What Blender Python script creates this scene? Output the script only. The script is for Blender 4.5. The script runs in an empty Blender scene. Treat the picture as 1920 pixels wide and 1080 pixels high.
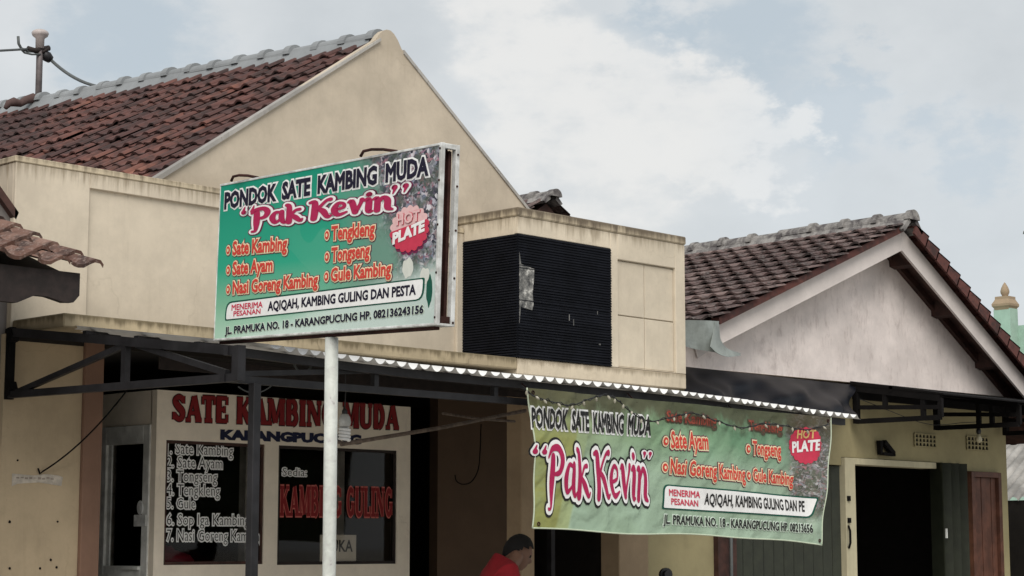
import bpy, bmesh, math, random
from mathutils import Vector, Matrix
random.seed(7)
R = math.radians
sc = bpy.context.scene
COL = sc.collection

# ------------------------------------------------------------------ camera
F = 3600.0; HY = 1018.0; AZ = R(44)
PIT = math.atan((HY - 540) / F)
CAM = Vector((-6.6969, -10.9157, 1.6))
FW = Vector((math.cos(AZ), math.sin(AZ), 0)); RT = Vector((math.sin(AZ), -math.cos(AZ), 0))
cd = bpy.data.cameras.new('camera'); co = bpy.data.objects.new('camera', cd); COL.objects.link(co)
co.location = CAM; co.rotation_euler = (math.pi / 2 + PIT, 0, AZ - math.pi / 2)
cd.sensor_width = 36; cd.lens = 36 * F / 1920; cd.clip_end = 2000; cd.clip_start = 0.05
sc.camera = co

def ray(px, py):
    x = (px - 960) / F; y = -(py - 540) / F
    h = math.cos(PIT) - y * math.sin(PIT); z = math.sin(PIT) + y * math.cos(PIT)
    return Vector((FW.x * h + RT.x * x, FW.y * h + RT.y * x, z))

def P(px, py, x=None, y=None, z=None):
    """where the line of sight of a photo pixel meets a building plane (used to read sizes off the photo)"""
    d = ray(px, py)
    t = (x - CAM.x) / d.x if x is not None else (y - CAM.y) / d.y if y is not None else (z - CAM.z) / d.z
    return CAM + d * t

# ------------------------------------------------------------------ view, sun
vs = sc.view_settings
vs.view_transform = 'Standard'; vs.look = 'None'; vs.gamma = 1; vs.exposure = 0.38; vs.use_curve_mapping = False
SUN_EL, SUN_AZ = R(44), R(226)       # sun stands high, behind and to the left of the viewer, veiled by cloud
sl = bpy.data.lights.new('sun', 'SUN'); sl.energy = 2.0; sl.angle = R(40); sl.color = (1, 0.95, 0.88)
so = bpy.data.objects.new('sun', sl); COL.objects.link(so)
sdir = Vector((math.sin(SUN_AZ) * math.cos(SUN_EL), math.cos(SUN_AZ) * math.cos(SUN_EL), math.sin(SUN_EL)))
so.rotation_euler = sdir.to_track_quat('Z', 'Y').to_euler(); so.location = (-10, -15, 25)

# ------------------------------------------------------------------ node helpers
class NT:
    def __init__(s, tree): s.t = tree; s.n = tree.nodes; s.l = tree.links
    def add(s, typ, **k):
        n = s.n.new(typ)
        for a, v in k.items():
            if a == 'ins':
                for i, x in v.items():
                    if isinstance(x, bpy.types.NodeSocket): s.l.new(x, n.inputs[i])
                    else: n.inputs[i].default_value = x
            else: setattr(n, a, v)
        return n
    def math(s, op, a, b=0.0, c=0.0, clamp=False):
        n = s.add('ShaderNodeMath', operation=op, use_clamp=clamp, ins={0: a, 1: b, 2: c}); return n.outputs[0]
    def mix(s, f, a, b, mode='MIX'):
        n = s.add('ShaderNodeMix', data_type='RGBA', blend_type=mode)
        for i, v in ((0, f), (6, a), (7, b)):
            if isinstance(v, bpy.types.NodeSocket): s.l.new(v, n.inputs[i])
            else: n.inputs[i].default_value = v if i == 0 else (*v[:3], 1)
        return n.outputs[2]
    def noise(s, vec, scale, detail=4, rough=0.55, dist=0.0):
        return s.add('ShaderNodeTexNoise', ins={'Vector': vec, 'Scale': scale, 'Detail': detail, 'Roughness': rough, 'Distortion': dist}).outputs[0]
    def ramp(s, f, stops, interp='LINEAR'):
        n = s.add('ShaderNodeValToRGB', ins={0: f}); cr = n.color_ramp; cr.interpolation = interp
        while len(cr.elements) < len(stops): cr.elements.new(0.5)
        for e, (p, c) in zip(cr.elements, stops):
            e.position = p; e.color = (*c, 1) if len(c) == 3 else c
        return n.outputs[0]
    def mapr(s, v, a, b, c=0.0, d=1.0, smooth=True):
        n = s.add('ShaderNodeMapRange', interpolation_type='SMOOTHSTEP' if smooth else 'LINEAR', ins={0: v, 1: a, 2: b, 3: c, 4: d}); return n.outputs[0]
    def scale(s, vec, sx, sy, sz):
        n = s.add('ShaderNodeMapping', ins={0: vec}); n.inputs['Scale'].default_value = (sx, sy, sz); return n.outputs[0]

# ------------------------------------------------------------------ sky
w = bpy.data.worlds.new('World'); sc.world = w; w.use_nodes = True
T = NT(w.node_tree); T.n.clear()
sky = T.add('ShaderNodeTexSky', sky_type='NISHITA', sun_disc=False, sun_elevation=SUN_EL, sun_rotation=SUN_AZ, air_density=1.0, dust_density=2.0)
gen = T.add('ShaderNodeTexCoord').outputs['Generated']
n1 = T.noise(T.scale(gen, 1, 1, 1.6), 7.0, 6, 0.55)
n2 = T.noise(T.scale(gen, 1, 1, 1.8), 26.0, 6, 0.6)
n3 = T.noise(gen, 3.0, 3, 0.5)
base = T.ramp(n1, [(0.30, (5.25, 5.55, 5.72)), (0.50, (6.1, 6.35, 6.46)), (0.70, (6.95, 7.1, 7.15))])
base = T.mix(T.mapr(n3, 0.42, 0.62, 0.0, 0.35), base, (5.7, 6.05, 6.25))
wob = T.math('ADD', T.math('MULTIPLY', T.math('SUBTRACT', n2, 0.5), 0.0034), T.math('MULTIPLY', T.math('SUBTRACT', n1, 0.5), 0.0012))
def blob(px, py, r0, r1):
    d = ray(px, py).normalized()
    dt = T.add('ShaderNodeVectorMath', operation='DOT_PRODUCT', ins={0: T.add('ShaderNodeVectorMath', operation='NORMALIZE', ins={0: gen}).outputs[0], 1: tuple(d)}).outputs['Value']
    dt = T.math('ADD', dt, wob)
    return T.mapr(dt, math.cos(r1 / F), math.cos(r0 / F))
def union(bl):
    m = None
    for b in bl:
        v = blob(*b); m = v if m is None else T.math('MAXIMUM', m, v)
    return m
blue = union([(1430, 120, 20, 190), (1540, 165, 10, 120), (1800, 275, 10, 130), (1250, 60, 10, 130), (1500, 210, 10, 150), (250, 60, 30, 200)])
base = T.mix(T.math('MULTIPLY', blue, 0.85), base, (4.5, 5.2, 5.75))
cl = union([(1030, 170, 60, 175), (1180, 205, 80, 165), (1320, 245, 90, 160), (1425, 290, 50, 120), (930, 30, 10, 160), (1120, 300, 10, 230)])
cl2 = T.math('MULTIPLY', cl, T.mapr(n2, 0.28, 0.62, 0.55, 1.0))
base = T.mix(T.math('MULTIPLY', cl2, 0.9), base, (7.75, 7.65, 7.4))
low = union([(1560, 330, 20, 260), (1800, 420, 30, 330)])
base = T.mix(T.math('MULTIPLY', low, 0.35), base, (6.7, 7.1, 7.4))
skyc = T.mix(0.07, T.mix(1.0, base, (0.86, 0.86, 0.86), 'MULTIPLY'), sky.outputs[0])
bg = T.add('ShaderNodeBackground', ins={0: skyc, 1: 0.1})
T.l.new(bg.outputs[0], T.add('ShaderNodeOutputWorld').inputs[0])

# ------------------------------------------------------------------ materials
def newmat(name):
    m = bpy.data.materials.new(name); m.use_nodes = True; t = NT(m.node_tree)
    return m, t, t.n['Principled BSDF']
def oc(t): return t.add('ShaderNodeTexCoord').outputs['Object']
def bump(t, b, h, strength=0.3, dist=0.01):
    n = t.add('ShaderNodeBump', ins={'Strength': strength, 'Distance': dist, 'Height': h}); t.l.new(n.outputs[0], b.inputs['Normal'])
def flat(name, c, rough=0.6, metal=0.0, var=0.25, scale=9.0, dark=None, spec=0.5):
    """plain paint, cloth or plastic with a little wear"""
    m, t, b = newmat(name); v = oc(t)
    d = dark or tuple(x * (1 - var) for x in c)
    n = t.noise(v, scale, 5, 0.6)
    t.l.new(t.mix(t.mapr(n, 0.35, 0.68), d, c), b.inputs[0])
    b.inputs['Roughness'].default_value = rough; b.inputs['Metallic'].default_value = metal; b.inputs['Specular IOR Level'].default_value = spec
    bump(t, b, t.noise(v, scale * 6, 3), 0.12, 0.004)
    return m
def plaster(name, c, stain=(0.12, 0.09, 0.05), amount=0.5, streak=0.5, top=None, topd=0.3, topamt=0.9, bottom=None, patchy=0.12, rough=0.9, sz=1.5):
    """painted render: blotches, rain streaks, grime that runs down from a top edge at height top"""
    m, t, b = newmat(name); v = oc(t)
    big = t.noise(v, 1.1, 5, 0.6); mid = t.noise(v, 6.0, 5, 0.62); fine = t.noise(v, 45.0, 3, 0.6)
    st = t.noise(t.scale(v, 13, 13, sz), 1.0, 7, 0.72, 0.25)
    col = t.mix(t.mapr(big, 0.3, 0.72), tuple(x * (1 - patchy) for x in c), tuple(min(1, x * (1 + patchy * 0.4)) for x in c))
    col = t.mix(t.math('MULTIPLY', t.mapr(st, 0.50, 0.80), streak * 0.6), col, stain)
    col = t.mix(t.math('MULTIPLY', t.mapr(t.math('MULTIPLY', mid, big), 0.30, 0.48), amount * 0.5), col, stain)
    col = t.mix(t.math('MULTIPLY', t.mapr(fine, 0.62, 0.80), amount * 0.35), col, stain)
    mot = t.mapr(t.noise(v, 3.2, 6, 0.7), 0.3, 0.7, 0.90, 1.05); cc = t.add('ShaderNodeCombineXYZ', ins={0: mot, 1: mot, 2: mot}).outputs[0]
    col = t.mix(1.0, col, cc, 'MULTIPLY')
    dv = t.add('ShaderNodeVectorMath', operation='ADD', ins={0: v, 1: t.add('ShaderNodeVectorMath', operation='SCALE', ins={0: t.add('ShaderNodeTexNoise', ins={'Vector': v, 'Scale': 4.0, 'Detail': 4.0}).outputs['Color'], 3: 0.35}).outputs[0]}).outputs[0]
    ck = t.add('ShaderNodeTexVoronoi', feature='DISTANCE_TO_EDGE', ins={'Vector': dv, 'Scale': 0.75}).outputs['Distance']
    ck = t.math('MULTIPLY', t.mapr(ck, 0.0, 0.007, 1.0, 0.0), t.mapr(t.noise(v, 1.7, 3, 0.5), 0.50, 0.62))
    col = t.mix(t.math('MULTIPLY', ck, 0.13 if amount < 0.8 else 0.4), col, stain)
    if top is not None:
        top = top - 0.15
        z = t.add('ShaderNodeSeparateXYZ', ins={0: v}).outputs[2]
        g = t.mapr(z, top - topd, top, 0.0, 1.0, False)
        sn = t.noise(t.scale(v, 16, 16, 1.3), 1.0, 5, 0.7)
        msk = t.mapr(t.math('ADD', t.math('MULTIPLY', g, 0.62), t.math('MULTIPLY', sn, 0.75)), 0.70, 0.98)
        col = t.mix(t.math('MULTIPLY', msk, topamt), col, stain)
    if bottom is not None:
        z = t.add('ShaderNodeSeparateXYZ', ins={0: v}).outputs[2]
        g = t.mapr(z, bottom + 0.2, bottom, 0.0, 1.0, False)
        col = t.mix(t.math('MULTIPLY', t.mapr(t.math('MULTIPLY', g, mid), 0.2, 0.5), 0.7), col, stain)
    t.l.new(col, b.inputs[0]); b.inputs['Roughness'].default_value = rough
    bump(t, b, t.math('ADD', mid, t.math('MULTIPLY', fine, 0.5)), 0.25, 0.006)
    return m
def tilemat(name, stops, grime=(0.02, 0.014, 0.013), gamt=0.75, moss=None):
    m, t, b = newmat(name); v = oc(t)
    rnd = t.add('ShaderNodeNewGeometry').outputs['Random Per Island']
    big = t.noise(v, 0.75, 4, 0.55); mid = t.noise(v, 7, 5, 0.65); fine = t.noise(v, 40, 4, 0.6)
    f = t.math('ADD', t.math('MULTIPLY', rnd, 0.42), t.math('MULTIPLY', t.mapr(big, 0.34, 0.70), 0.58))
    col = t.ramp(f, stops)
    col = t.mix(t.math('MULTIPLY', t.mapr(mid, 0.42, 0.66), gamt), col, grime)
    if moss: col = t.mix(t.math('MULTIPLY', t.mapr(fine, 0.5, 0.68), 0.55), col, moss)
    t.l.new(col, b.inputs[0]); b.inputs['Roughness'].default_value = 0.85
    bump(t, b, fine, 0.3, 0.005)
    return m

M = {}
CREAM = (0.63, 0.55, 0.435)
M['cream'] = plaster('cream_render', CREAM, amount=0.3, streak=0.2)
M['cream_gable'] = plaster('cream_gable_render', (0.55, 0.472, 0.37), stain=(0.25, 0.2, 0.14), amount=0.30, streak=0.22, patchy=0.14, top=5.5, topd=0.5, topamt=0.2)
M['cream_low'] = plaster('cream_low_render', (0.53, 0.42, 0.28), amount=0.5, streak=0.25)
M['coping'] = plaster('stained_coping', (0.58, 0.49, 0.35), stain=(0.13, 0.10, 0.065), amount=1.0, streak=0.9, top=4.16, topd=0.2)
M['cream_panel'] = plaster('cream_parapet', CREAM, stain=(0.22, 0.17, 0.11), amount=0.32, streak=0.26, top=4.14, topd=0.36, topamt=0.8)
M['box_cream'] = plaster('cream_box', (0.63, 0.55, 0.43), stain=(0.22, 0.17, 0.11), amount=0.4, streak=0.35, top=4.22, topd=0.36, topamt=0.75)
M['box_coping'] = plaster('stained_box_coping', (0.50, 0.42, 0.30), stain=(0.10, 0.075, 0.05), amount=0.7, streak=0.9, top=4.22, topd=0.2)
M['ledge'] = plaster('stained_ledge', (0.40, 0.325, 0.21), stain=(0.11, 0.085, 0.045), amount=0.9, streak=0.9, top=3.03, topd=0.12, patchy=0.25)
M['box_band'] = plaster('cream_band', (0.60, 0.515, 0.39), stain=(0.16, 0.12, 0.07), amount=0.35, streak=0.5, top=3.03, topd=0.12, topamt=0.6)
M['verge'] = plaster('weathered_verge', (0.44, 0.42, 0.39), stain=(0.09, 0.075, 0.06), amount=1.6, streak=0.6, patchy=0.4)
M['ridge_grey'] = plaster('grey_ridge', (0.27, 0.285, 0.295), stain=(0.11, 0.11, 0.11), amount=0.9, streak=0.4, patchy=0.2)
def mottled(name, stops, scale=9.0, rough=0.9):
    m, t, b = newmat(name); v = oc(t); n = t.noise(v, scale, 7, 0.68, 0.4)
    t.l.new(t.ramp(n, stops), b.inputs[0]); b.inputs['Roughness'].default_value = rough; bump(t, b, n, 0.6, 0.012); return m
M['ridge_old'] = mottled('lichened_ridge', [(0.32, (0.035, 0.03, 0.03)), (0.43, (0.11, 0.10, 0.10)), (0.52, (0.21, 0.20, 0.19)), (0.60, (0.30, 0.285, 0.27)), (0.70, (0.13, 0.12, 0.11))], 7.0)
M['pole_paint'] = mottled('chipped_pole_paint', [(0.30, (0.24, 0.23, 0.21)), (0.38, (0.50, 0.50, 0.48)), (0.46, (0.52, 0.54, 0.50)), (0.60, (0.60, 0.62, 0.58)), (0.70, (0.40, 0.42, 0.38))], 13.0, 0.55)
M['brown_pillar'] = plaster('brown_pillar', (0.25, 0.145, 0.10), stain=(0.09, 0.05, 0.035), amount=0.4, streak=0.4)
M['beige_pillar'] = plaster('beige_pillar', (0.42, 0.31, 0.20), stain=(0.10, 0.07, 0.04), amount=0.5, streak=0.3)
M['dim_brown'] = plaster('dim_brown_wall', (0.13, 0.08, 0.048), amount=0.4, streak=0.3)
M['dark_room'] = flat('dark_interior', (0.018, 0.014, 0.011), 0.9)  # near-black colour stands in for the shade inside the rooms
M['shop_white'] = plaster('shopfront_paint', (0.88, 0.79, 0.66), stain=(0.25, 0.2, 0.14), amount=0.3, streak=0.12, patchy=0.06, rough=0.7)
M['alu'] = flat('aged_aluminium', (0.82, 0.83, 0.79), 0.55, 0.0, 0.35, 6)
M['iron'] = flat('dark_painted_iron', (0.024, 0.023, 0.026), 0.5, 0.3, 0.5, 7)
M['iron_black'] = flat('black_painted_iron', (0.007, 0.006, 0.006), 0.8, 0.0, 0.4, 7, spec=0.15)
M['tile'] = tilemat('red_brown_roof_tile', [(0.0, (0.042, 0.021, 0.020)), (0.42, (0.080, 0.034, 0.029)), (0.68, (0.125, 0.050, 0.040)), (0.90, (0.18, 0.072, 0.050)), (1.0, (0.34, 0.15, 0.10))])
M['tile_old'] = tilemat('weathered_roof_tile', [(0.0, (0.060, 0.034, 0.032)), (0.5, (0.115, 0.072, 0.066)), (1.0, (0.22, 0.155, 0.142))], gamt=0.8, moss=(0.22, 0.20, 0.185))
M['tile_red'] = tilemat('red_verge_tile', [(0.0, (0.075, 0.024, 0.02)), (0.6, (0.125, 0.042, 0.033)), (1.0, (0.18, 0.07, 0.05))], gamt=0.7)
M['tile_porch'] = tilemat('porch_roof_tile', [(0.0, (0.075, 0.034, 0.024)), (0.6, (0.13, 0.064, 0.046)), (1.0, (0.25, 0.15, 0.115))], gamt=0.75, moss=(0.30, 0.23, 0.20))
M['dark_wood'] = flat('dark_wood', (0.028, 0.018, 0.016), 0.8, 0, 0.5, 14)
M['brown_wood'] = flat('brown_wood', (0.07, 0.028, 0.02), 0.75, 0, 0.5, 10)
M['barge'] = plaster('white_bargeboard', (0.70, 0.635, 0.60), stain=(0.3, 0.24, 0.2), amount=0.2, streak=0.1, patchy=0.08, rough=0.7)
M['gable_white'] = plaster('stained_white_render', (0.88, 0.785, 0.74), stain=(0.40, 0.315, 0.285), amount=0.7, streak=1.05, patchy=0.2, sz=4.5)
M['olive'] = plaster('olive_yellow_render', (0.36, 0.31, 0.17), stain=(0.16, 0.12, 0.06), amount=0.25, streak=0.2)
M['zinc'] = flat('grey_green_zinc', (0.30, 0.33, 0.31), 0.55, 0.2, 0.35, 5)
M['tarp'] = flat('black_tarpaulin', (0.006, 0.0075, 0.012), 0.42, 0, 0.4, 4, spec=0.14)
M['white_paint'] = flat('chipped_white_paint', (0.72, 0.73, 0.72), 0.5, 0, 0.25, 12, dark=(0.42, 0.42, 0.40))
M['rust'] = flat('rusty_dark_steel', (0.055, 0.022, 0.018), 0.8, 0.0, 0.6, 10, spec=0.2)
M['sheet'] = flat('white_corrugated_sheet', (0.80, 0.80, 0.79), 0.45, 0, 0.08, 4)
M['green_shutter'] = flat('dark_green_shutter', (0.026, 0.031, 0.018), 0.6, 0.0, 0.3, 8)
M['red_brown_door'] = flat('red_brown_door', (0.14, 0.055, 0.033), 0.55, 0, 0.45, 6)
M['mint'] = plaster('mint_render', (0.36, 0.52, 0.43), stain=(0.2, 0.25, 0.2), amount=0.2, streak=0.2)
M['ochre'] = plaster('ochre_trim', (0.36, 0.27, 0.18), stain=(0.15, 0.1, 0.06), amount=0.5, streak=0.3)
M['asphalt'] = flat('asphalt', (0.18, 0.175, 0.17), 0.9, 0, 0.3, 20)
M['concrete'] = flat('concrete_paving', (0.48, 0.45, 0.40), 0.9, 0, 0.3, 5)
M['black'] = flat('black_plastic', (0.012, 0.012, 0.013), 0.45, 0, 0.2)
M['cable'] = flat('grey_cable', (0.10, 0.11, 0.11), 0.6, 0, 0.2)
M['paper'] = flat('torn_paper', (0.62, 0.56, 0.48), 0.9, 0, 0.3, 20)
M['white_card'] = flat('white_card', (0.75, 0.74, 0.66), 0.8, 0, 0.1)
M['louvre'] = flat('navy_black_louvre', (0.007, 0.008, 0.012), 0.8, 0, 0.4, 6, spec=0.12)
# inks
def ink(name, c, rough=0.6): return flat(name, c, rough, 0, 0.08, 30, spec=0.2)
M['i_white'] = ink('white_ink', (0.86, 0.86, 0.85)); M['i_navy'] = ink('navy_ink', (0.012, 0.010, 0.028))
M['i_crimson'] = ink('crimson_ink', (0.42, 0.02, 0.09)); M['i_plum'] = ink('plum_ink', (0.16, 0.02, 0.07))
M['i_red'] = ink('red_ink', (0.62, 0.06, 0.045)); M['i_cream'] = ink('cream_ink', (0.82, 0.70, 0.46))
M['i_pink'] = ink('pink_ink', (0.78, 0.50, 0.50)); M['i_green'] = ink('dark_green_ink', (0.01, 0.09, 0.06))
M['i_mint'] = ink('mint_ink', (0.62, 0.72, 0.62)); M['i_badge'] = ink('badge_red_ink', (0.58, 0.045, 0.09))
M['i_signred'] = ink('dark_red_lettering', (0.24, 0.018, 0.02)); M['i_dull'] = ink('dark_outline', (0.05, 0.012, 0.012))
M['i_blue'] = ink('dark_blue_lettering', (0.016, 0.02, 0.055)); M['i_shade'] = ink('black_lettering', (0.02, 0.02, 0.02))
M['i_rosy'] = ink('rosy_outline', (0.60, 0.16, 0.13)); M['i_yel'] = ink('yellow_lettering', (0.75, 0.5, 0.2))
def glassmat(name, tint, op):
    m, t, b = newmat(name)
    gl = t.add('ShaderNodeBsdfGlossy', ins={0: (0.9, 0.9, 0.9, 1), 1: 0.03}); tr = t.add('ShaderNodeBsdfTransparent', ins={0: (*tint, 1)})
    fr = t.add('ShaderNodeFresnel', ins={0: 1.22})
    mx = t.add('ShaderNodeMixShader', ins={0: fr.outputs[0], 1: tr.outputs[0], 2: gl.outputs[0]})
    t.l.new(mx.outputs[0], t.n['Material Output'].inputs[0]); return m
M['glass'] = glassmat('window_glass', (0.90, 0.88, 0.86), 0.5)

def printmat(name, banner):
    """the printed picture on the sign: green ground, leaf shapes and a speckled food photo at the right end"""
    m, t, b = newmat(name); uv = t.add('ShaderNodeTexCoord').outputs['UV']
    s = t.add('ShaderNodeSeparateXYZ', ins={0: uv}); u, v = s.outputs[0], s.outputs[1]
    uvs = t.scale(uv, 2.0, 1.0, 1.0)
    nn = t.noise(uvs, 3.0, 5, 0.6, 0.6); fn = t.noise(uvs, 14, 4, 0.6)
    if not banner:
        g = t.ramp(v, [(0.0, (0.45, 0.66, 0.52)), (0.20, (0.22, 0.47, 0.32)), (0.45, (0.03, 0.36, 0.23)), (1.0, (0.006, 0.255, 0.165))])
        lf = t.add('ShaderNodeTexWave', wave_type='BANDS', bands_direction='DIAGONAL', ins={'Vector': uvs, 'Scale': 1.1, 'Distortion': 5.5, 'Detail': 2.0, 'Detail Scale': 1.2}).outputs['Fac']
        g = t.mix(t.math('MULTIPLY', t.mapr(lf, 0.55, 0.62), t.mapr(u, 0.15, 0.55, 0.0, 0.4)), g, (0.10, 0.40, 0.27))
        g = t.mix(t.mapr(t.math('ADD', u, t.math('MULTIPLY', nn, 0.2)), 0.62, 0.84, 0.0, 0.85), g, (0.16, 0.27, 0.22))
        mask = t.math('ADD', t.math('ADD', u, t.math('MULTIPLY', v, 0.22)), t.math('MULTIPLY', nn, 0.25))
        a, c = 0.98, 1.10
        pale = t.mapr(t.math('ADD', t.math('MULTIPLY', v, -1.0), t.math('MULTIPLY', u, 0.42)), 0.0, 0.14)
        pcol = (0.62, 0.72, 0.68)
    else:
        g = t.ramp(u, [(0.0, (0.33, 0.38, 0.15)), (0.08, (0.38, 0.46, 0.22)), (0.22, (0.32, 0.46, 0.28)), (0.55, (0.15, 0.38, 0.22)), (0.8, (0.13, 0.32, 0.20)), (1.0, (0.3, 0.45, 0.38))])
        dg = t.math('ADD', u, t.math('MULTIPLY', v, -0.10))
        g = t.mix(t.math('MULTIPLY', t.mapr(dg, 0.095, 0.105), t.mapr(v, 0.75, 0.45)), g, (0.36, 0.52, 0.40))
        g = t.mix(t.math('MULTIPLY', t.mapr(dg, 0.06, 0.07, 1.0, 0.0), t.mapr(v, 0.9, 0.6)), g, (0.31, 0.33, 0.09))
        g = t.mix(t.math('MULTIPLY', t.mapr(nn, 0.45, 0.65), 0.35), g, (0.35, 0.52, 0.36))
        mask = t.math('ADD', t.math('ADD', u, t.math('MULTIPLY', v, 0.05)), t.math('MULTIPLY', nn, 0.08))
        a, c = 0.90, 0.95
        pale = t.mapr(t.math('ADD', t.math('MULTIPLY', v, -1.0), t.math('MULTIPLY', u, 0.35)), 0.05, 0.2); pcol = (0.42, 0.58, 0.46)
    wv = t.add('ShaderNodeVectorMath', operation='ADD', ins={0: uvs, 1: t.add('ShaderNodeVectorMath', operation='SCALE', ins={0: t.add('ShaderNodeTexNoise', ins={'Vector': uvs, 'Scale': 22.0, 'Detail': 4.0}).outputs['Color'], 3: 0.09}).outputs[0]}).outputs[0]
    vo = t.add('ShaderNodeTexVoronoi', ins={'Vector': wv, 'Scale': 48.0 if not banner else 60.0, 'Randomness': 1.0})
    hue = t.add('ShaderNodeSeparateXYZ', ins={0: vo.outputs['Color']}).outputs[0]
    food = t.ramp(hue, [(0.0, (0.03, 0.035, 0.05)), (0.3, (0.10, 0.09, 0.12)), (0.5, (0.34, 0.35, 0.40)), (0.62, (0.20, 0.07, 0.10)), (0.78, (0.66, 0.64, 0.68)), (0.92, (0.16, 0.18, 0.27)), (1.0, (0.55, 0.20, 0.25))])
    food = t.mix(t.mapr(fn, 0.42, 0.60, 0.0, 0.8), food, (0.075, 0.10, 0.08))
    col = t.mix(t.math('MULTIPLY', pale, 0.8), g, pcol)
    col = t.mix(t.math('MULTIPLY', t.mapr(mask, a, c), t.math('SUBTRACT', 1.0, t.math('MULTIPLY', pale, 0.9))), col, food)
    if banner:   # soot and mould along the top hem, its own shape
        sn = t.noise(t.scale(uv, 26, 3.0, 1), 1.0, 6, 0.7)
        tm = t.mapr(t.math('ADD', t.mapr(v, 0.62, 1.0, 0, 0.6, False), t.math('MULTIPLY', sn, 0.6)), 0.52, 0.80)
        col = t.mix(0.32, col, (0.20, 0.20, 0.12)); col = t.mix(t.math('MULTIPLY', tm, 0.85), col, (0.075, 0.062, 0.035))
    t.l.new(col, b.inputs[0]); b.inputs['Roughness'].default_value = 0.6; b.inputs['Specular IOR Level'].default_value = 0.2
    if banner:
        wr = t.add('ShaderNodeTexWave', wave_type='BANDS', bands_direction='DIAGONAL', ins={'Vector': t.scale(uv, 3.2, -1.0, 1), 'Scale': 2.6, 'Distortion': 7.0, 'Detail': 3.0, 'Detail Scale': 1.4}).outputs['Fac']
        bump(t, b, t.math('ADD', wr, t.noise(t.scale(uv, 9, 3, 1), 2.0, 4, 0.6)), 0.55, 0.012)
    return m
M['print'] = printmat('printed_sign_vinyl', False); M['banner'] = printmat('printed_banner_cloth', True)

# ------------------------------------------------------------------ mesh helpers
class MB:
    def __init__(s): s.b = bmesh.new(); s.mi = 0
    def _f(s, vs):
        try:
            f = s.b.faces.new(vs); f.material_index = s.mi; return f
        except ValueError: return None
    def poly(s, pts): return s._f([s.b.verts.new(p) for p in pts])
    def box(s, x0, x1, y0, y1, z0, z1):
        v = [s.b.verts.new((x, y, z)) for x in (x0, x1) for y in (y0, y1) for z in (z0, z1)]
        for q in ((0, 1, 3, 2), (4, 6, 7, 5), (0, 4, 5, 1), (2, 3, 7, 6), (0, 2, 6, 4), (1, 5, 7, 3)): s._f([v[i] for i in q])
        return s
    def prism(s, pts, d):
        """closed outline pts extruded by vector d"""
        d = Vector(d); a = [s.b.verts.new(p) for p in pts]; c = [s.b.verts.new(Vector(p) + d) for p in pts]
        s._f(a); s._f(list(reversed(c))); n = len(a)
        for i in range(n): s._f([a[i], c[i], c[(i + 1) % n], a[(i + 1) % n]])
        return s
    def beam(s, p, q, wd, h, up=(0, 0, 1)):
        p, q = Vector(p), Vector(q); d = (q - p).normalized(); up = Vector(up)
        a = d.cross(up)
        if a.length < 1e-4: a = d.cross(Vector((0, 1, 0)))
        a = a.normalized() * wd / 2; c = a.cross(d).normalized() * h / 2
        s.prism([p + a + c, p - a + c, p - a - c, p + a - c], q - p); return s
    def tube(s, pts, r, n=8, cap=True):
        pts = [Vector(p) for p in pts]; rs = r if isinstance(r, (list, tuple)) else [r] * len(pts); rings = []; pa = None
        for i, p in enumerate(pts):
            d = (pts[min(i + 1, len(pts) - 1)] - pts[max(i - 1, 0)]).normalized()
            a = pa - d * pa.dot(d) if pa is not None else d.cross(Vector((0, 0, 1)) if abs(d.z) < 0.95 else Vector((1, 0, 0)))
            a.normalize(); pa = a; c = d.cross(a)
            rings.append([s.b.verts.new(p + (a * math.cos(k * 2 * math.pi / n) + c * math.sin(k * 2 * math.pi / n)) * rs[i]) for k in range(n)])
        for i in range(len(rings) - 1):
            for k in range(n): s._f([rings[i][k], rings[i][(k + 1) % n], rings[i + 1][(k + 1) % n], rings[i + 1][k]])
        if cap: s._f(list(reversed(rings[0]))); s._f(rings[-1])
        return s
    def lathe(s, c, prof, n=20):
        c = Vector(c); rings = [[s.b.verts.new(c + Vector((r * math.cos(k * 2 * math.pi / n), r * math.sin(k * 2 * math.pi / n), z))) for k in range(n)] for r, z in prof]
        for i in range(len(rings) - 1):
            for k in range(n): s._f([rings[i][k], rings[i][(k + 1) % n], rings[i + 1][(k + 1) % n], rings[i + 1][k]])
        s._f(list(reversed(rings[0]))); s._f(rings[-1]); return s
    def grid(s, nu, nv, fn, uv=False):
        g = [[s.b.verts.new(fn(i / nu, j / nv)) for j in range(nv + 1)] for i in range(nu + 1)]
        L = s.b.loops.layers.uv.verify() if uv else None
        for i in range(nu):
            for j in range(nv):
                f = s._f([g[i][j], g[i + 1][j], g[i + 1][j + 1], g[i][j + 1]])
                if uv and f:
                    for lp, (a, c) in zip(f.loops, ((i, j), (i + 1, j), (i + 1, j + 1), (i, j + 1))): lp[L].uv = (a / nu, c / nv)
        return s
def build(name, mb, mats, parent=None, smooth=False, bevel=0.0, fix=True):
    me = bpy.data.meshes.new(name); b = mb.b
    if fix: bmesh.ops.recalc_face_normals(b, faces=b.faces)
    if bevel: bmesh.ops.bevel(b, geom=list(b.edges), offset=bevel, segments=1, affect='EDGES', profile=0.7)
    if parent is not None:
        r = parent
        while r.parent: r = r.parent
        if r.type == 'EMPTY': b.transform(Matrix.Translation(-r.location))
    b.to_mesh(me); b.free()
    for m in (mats if isinstance(mats, (list, tuple)) else [mats]): me.materials.append(M[m] if isinstance(m, str) else m)
    if smooth:
        for p in me.polygons: p.use_smooth = True
    o = bpy.data.objects.new(name, me); COL.objects.link(o)
    if parent is not None: o.parent = parent
    return o
def thing(name, label, cat, loc, group=None):
    o = bpy.data.objects.new(name, None); COL.objects.link(o); o.location = loc; o.empty_display_size = 0.2
    return tag(o, label, cat, group)
def tag(o, label, cat, group=None):
    o['label'] = label; o['category'] = cat
    if group: o['group'] = group
    return o
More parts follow.
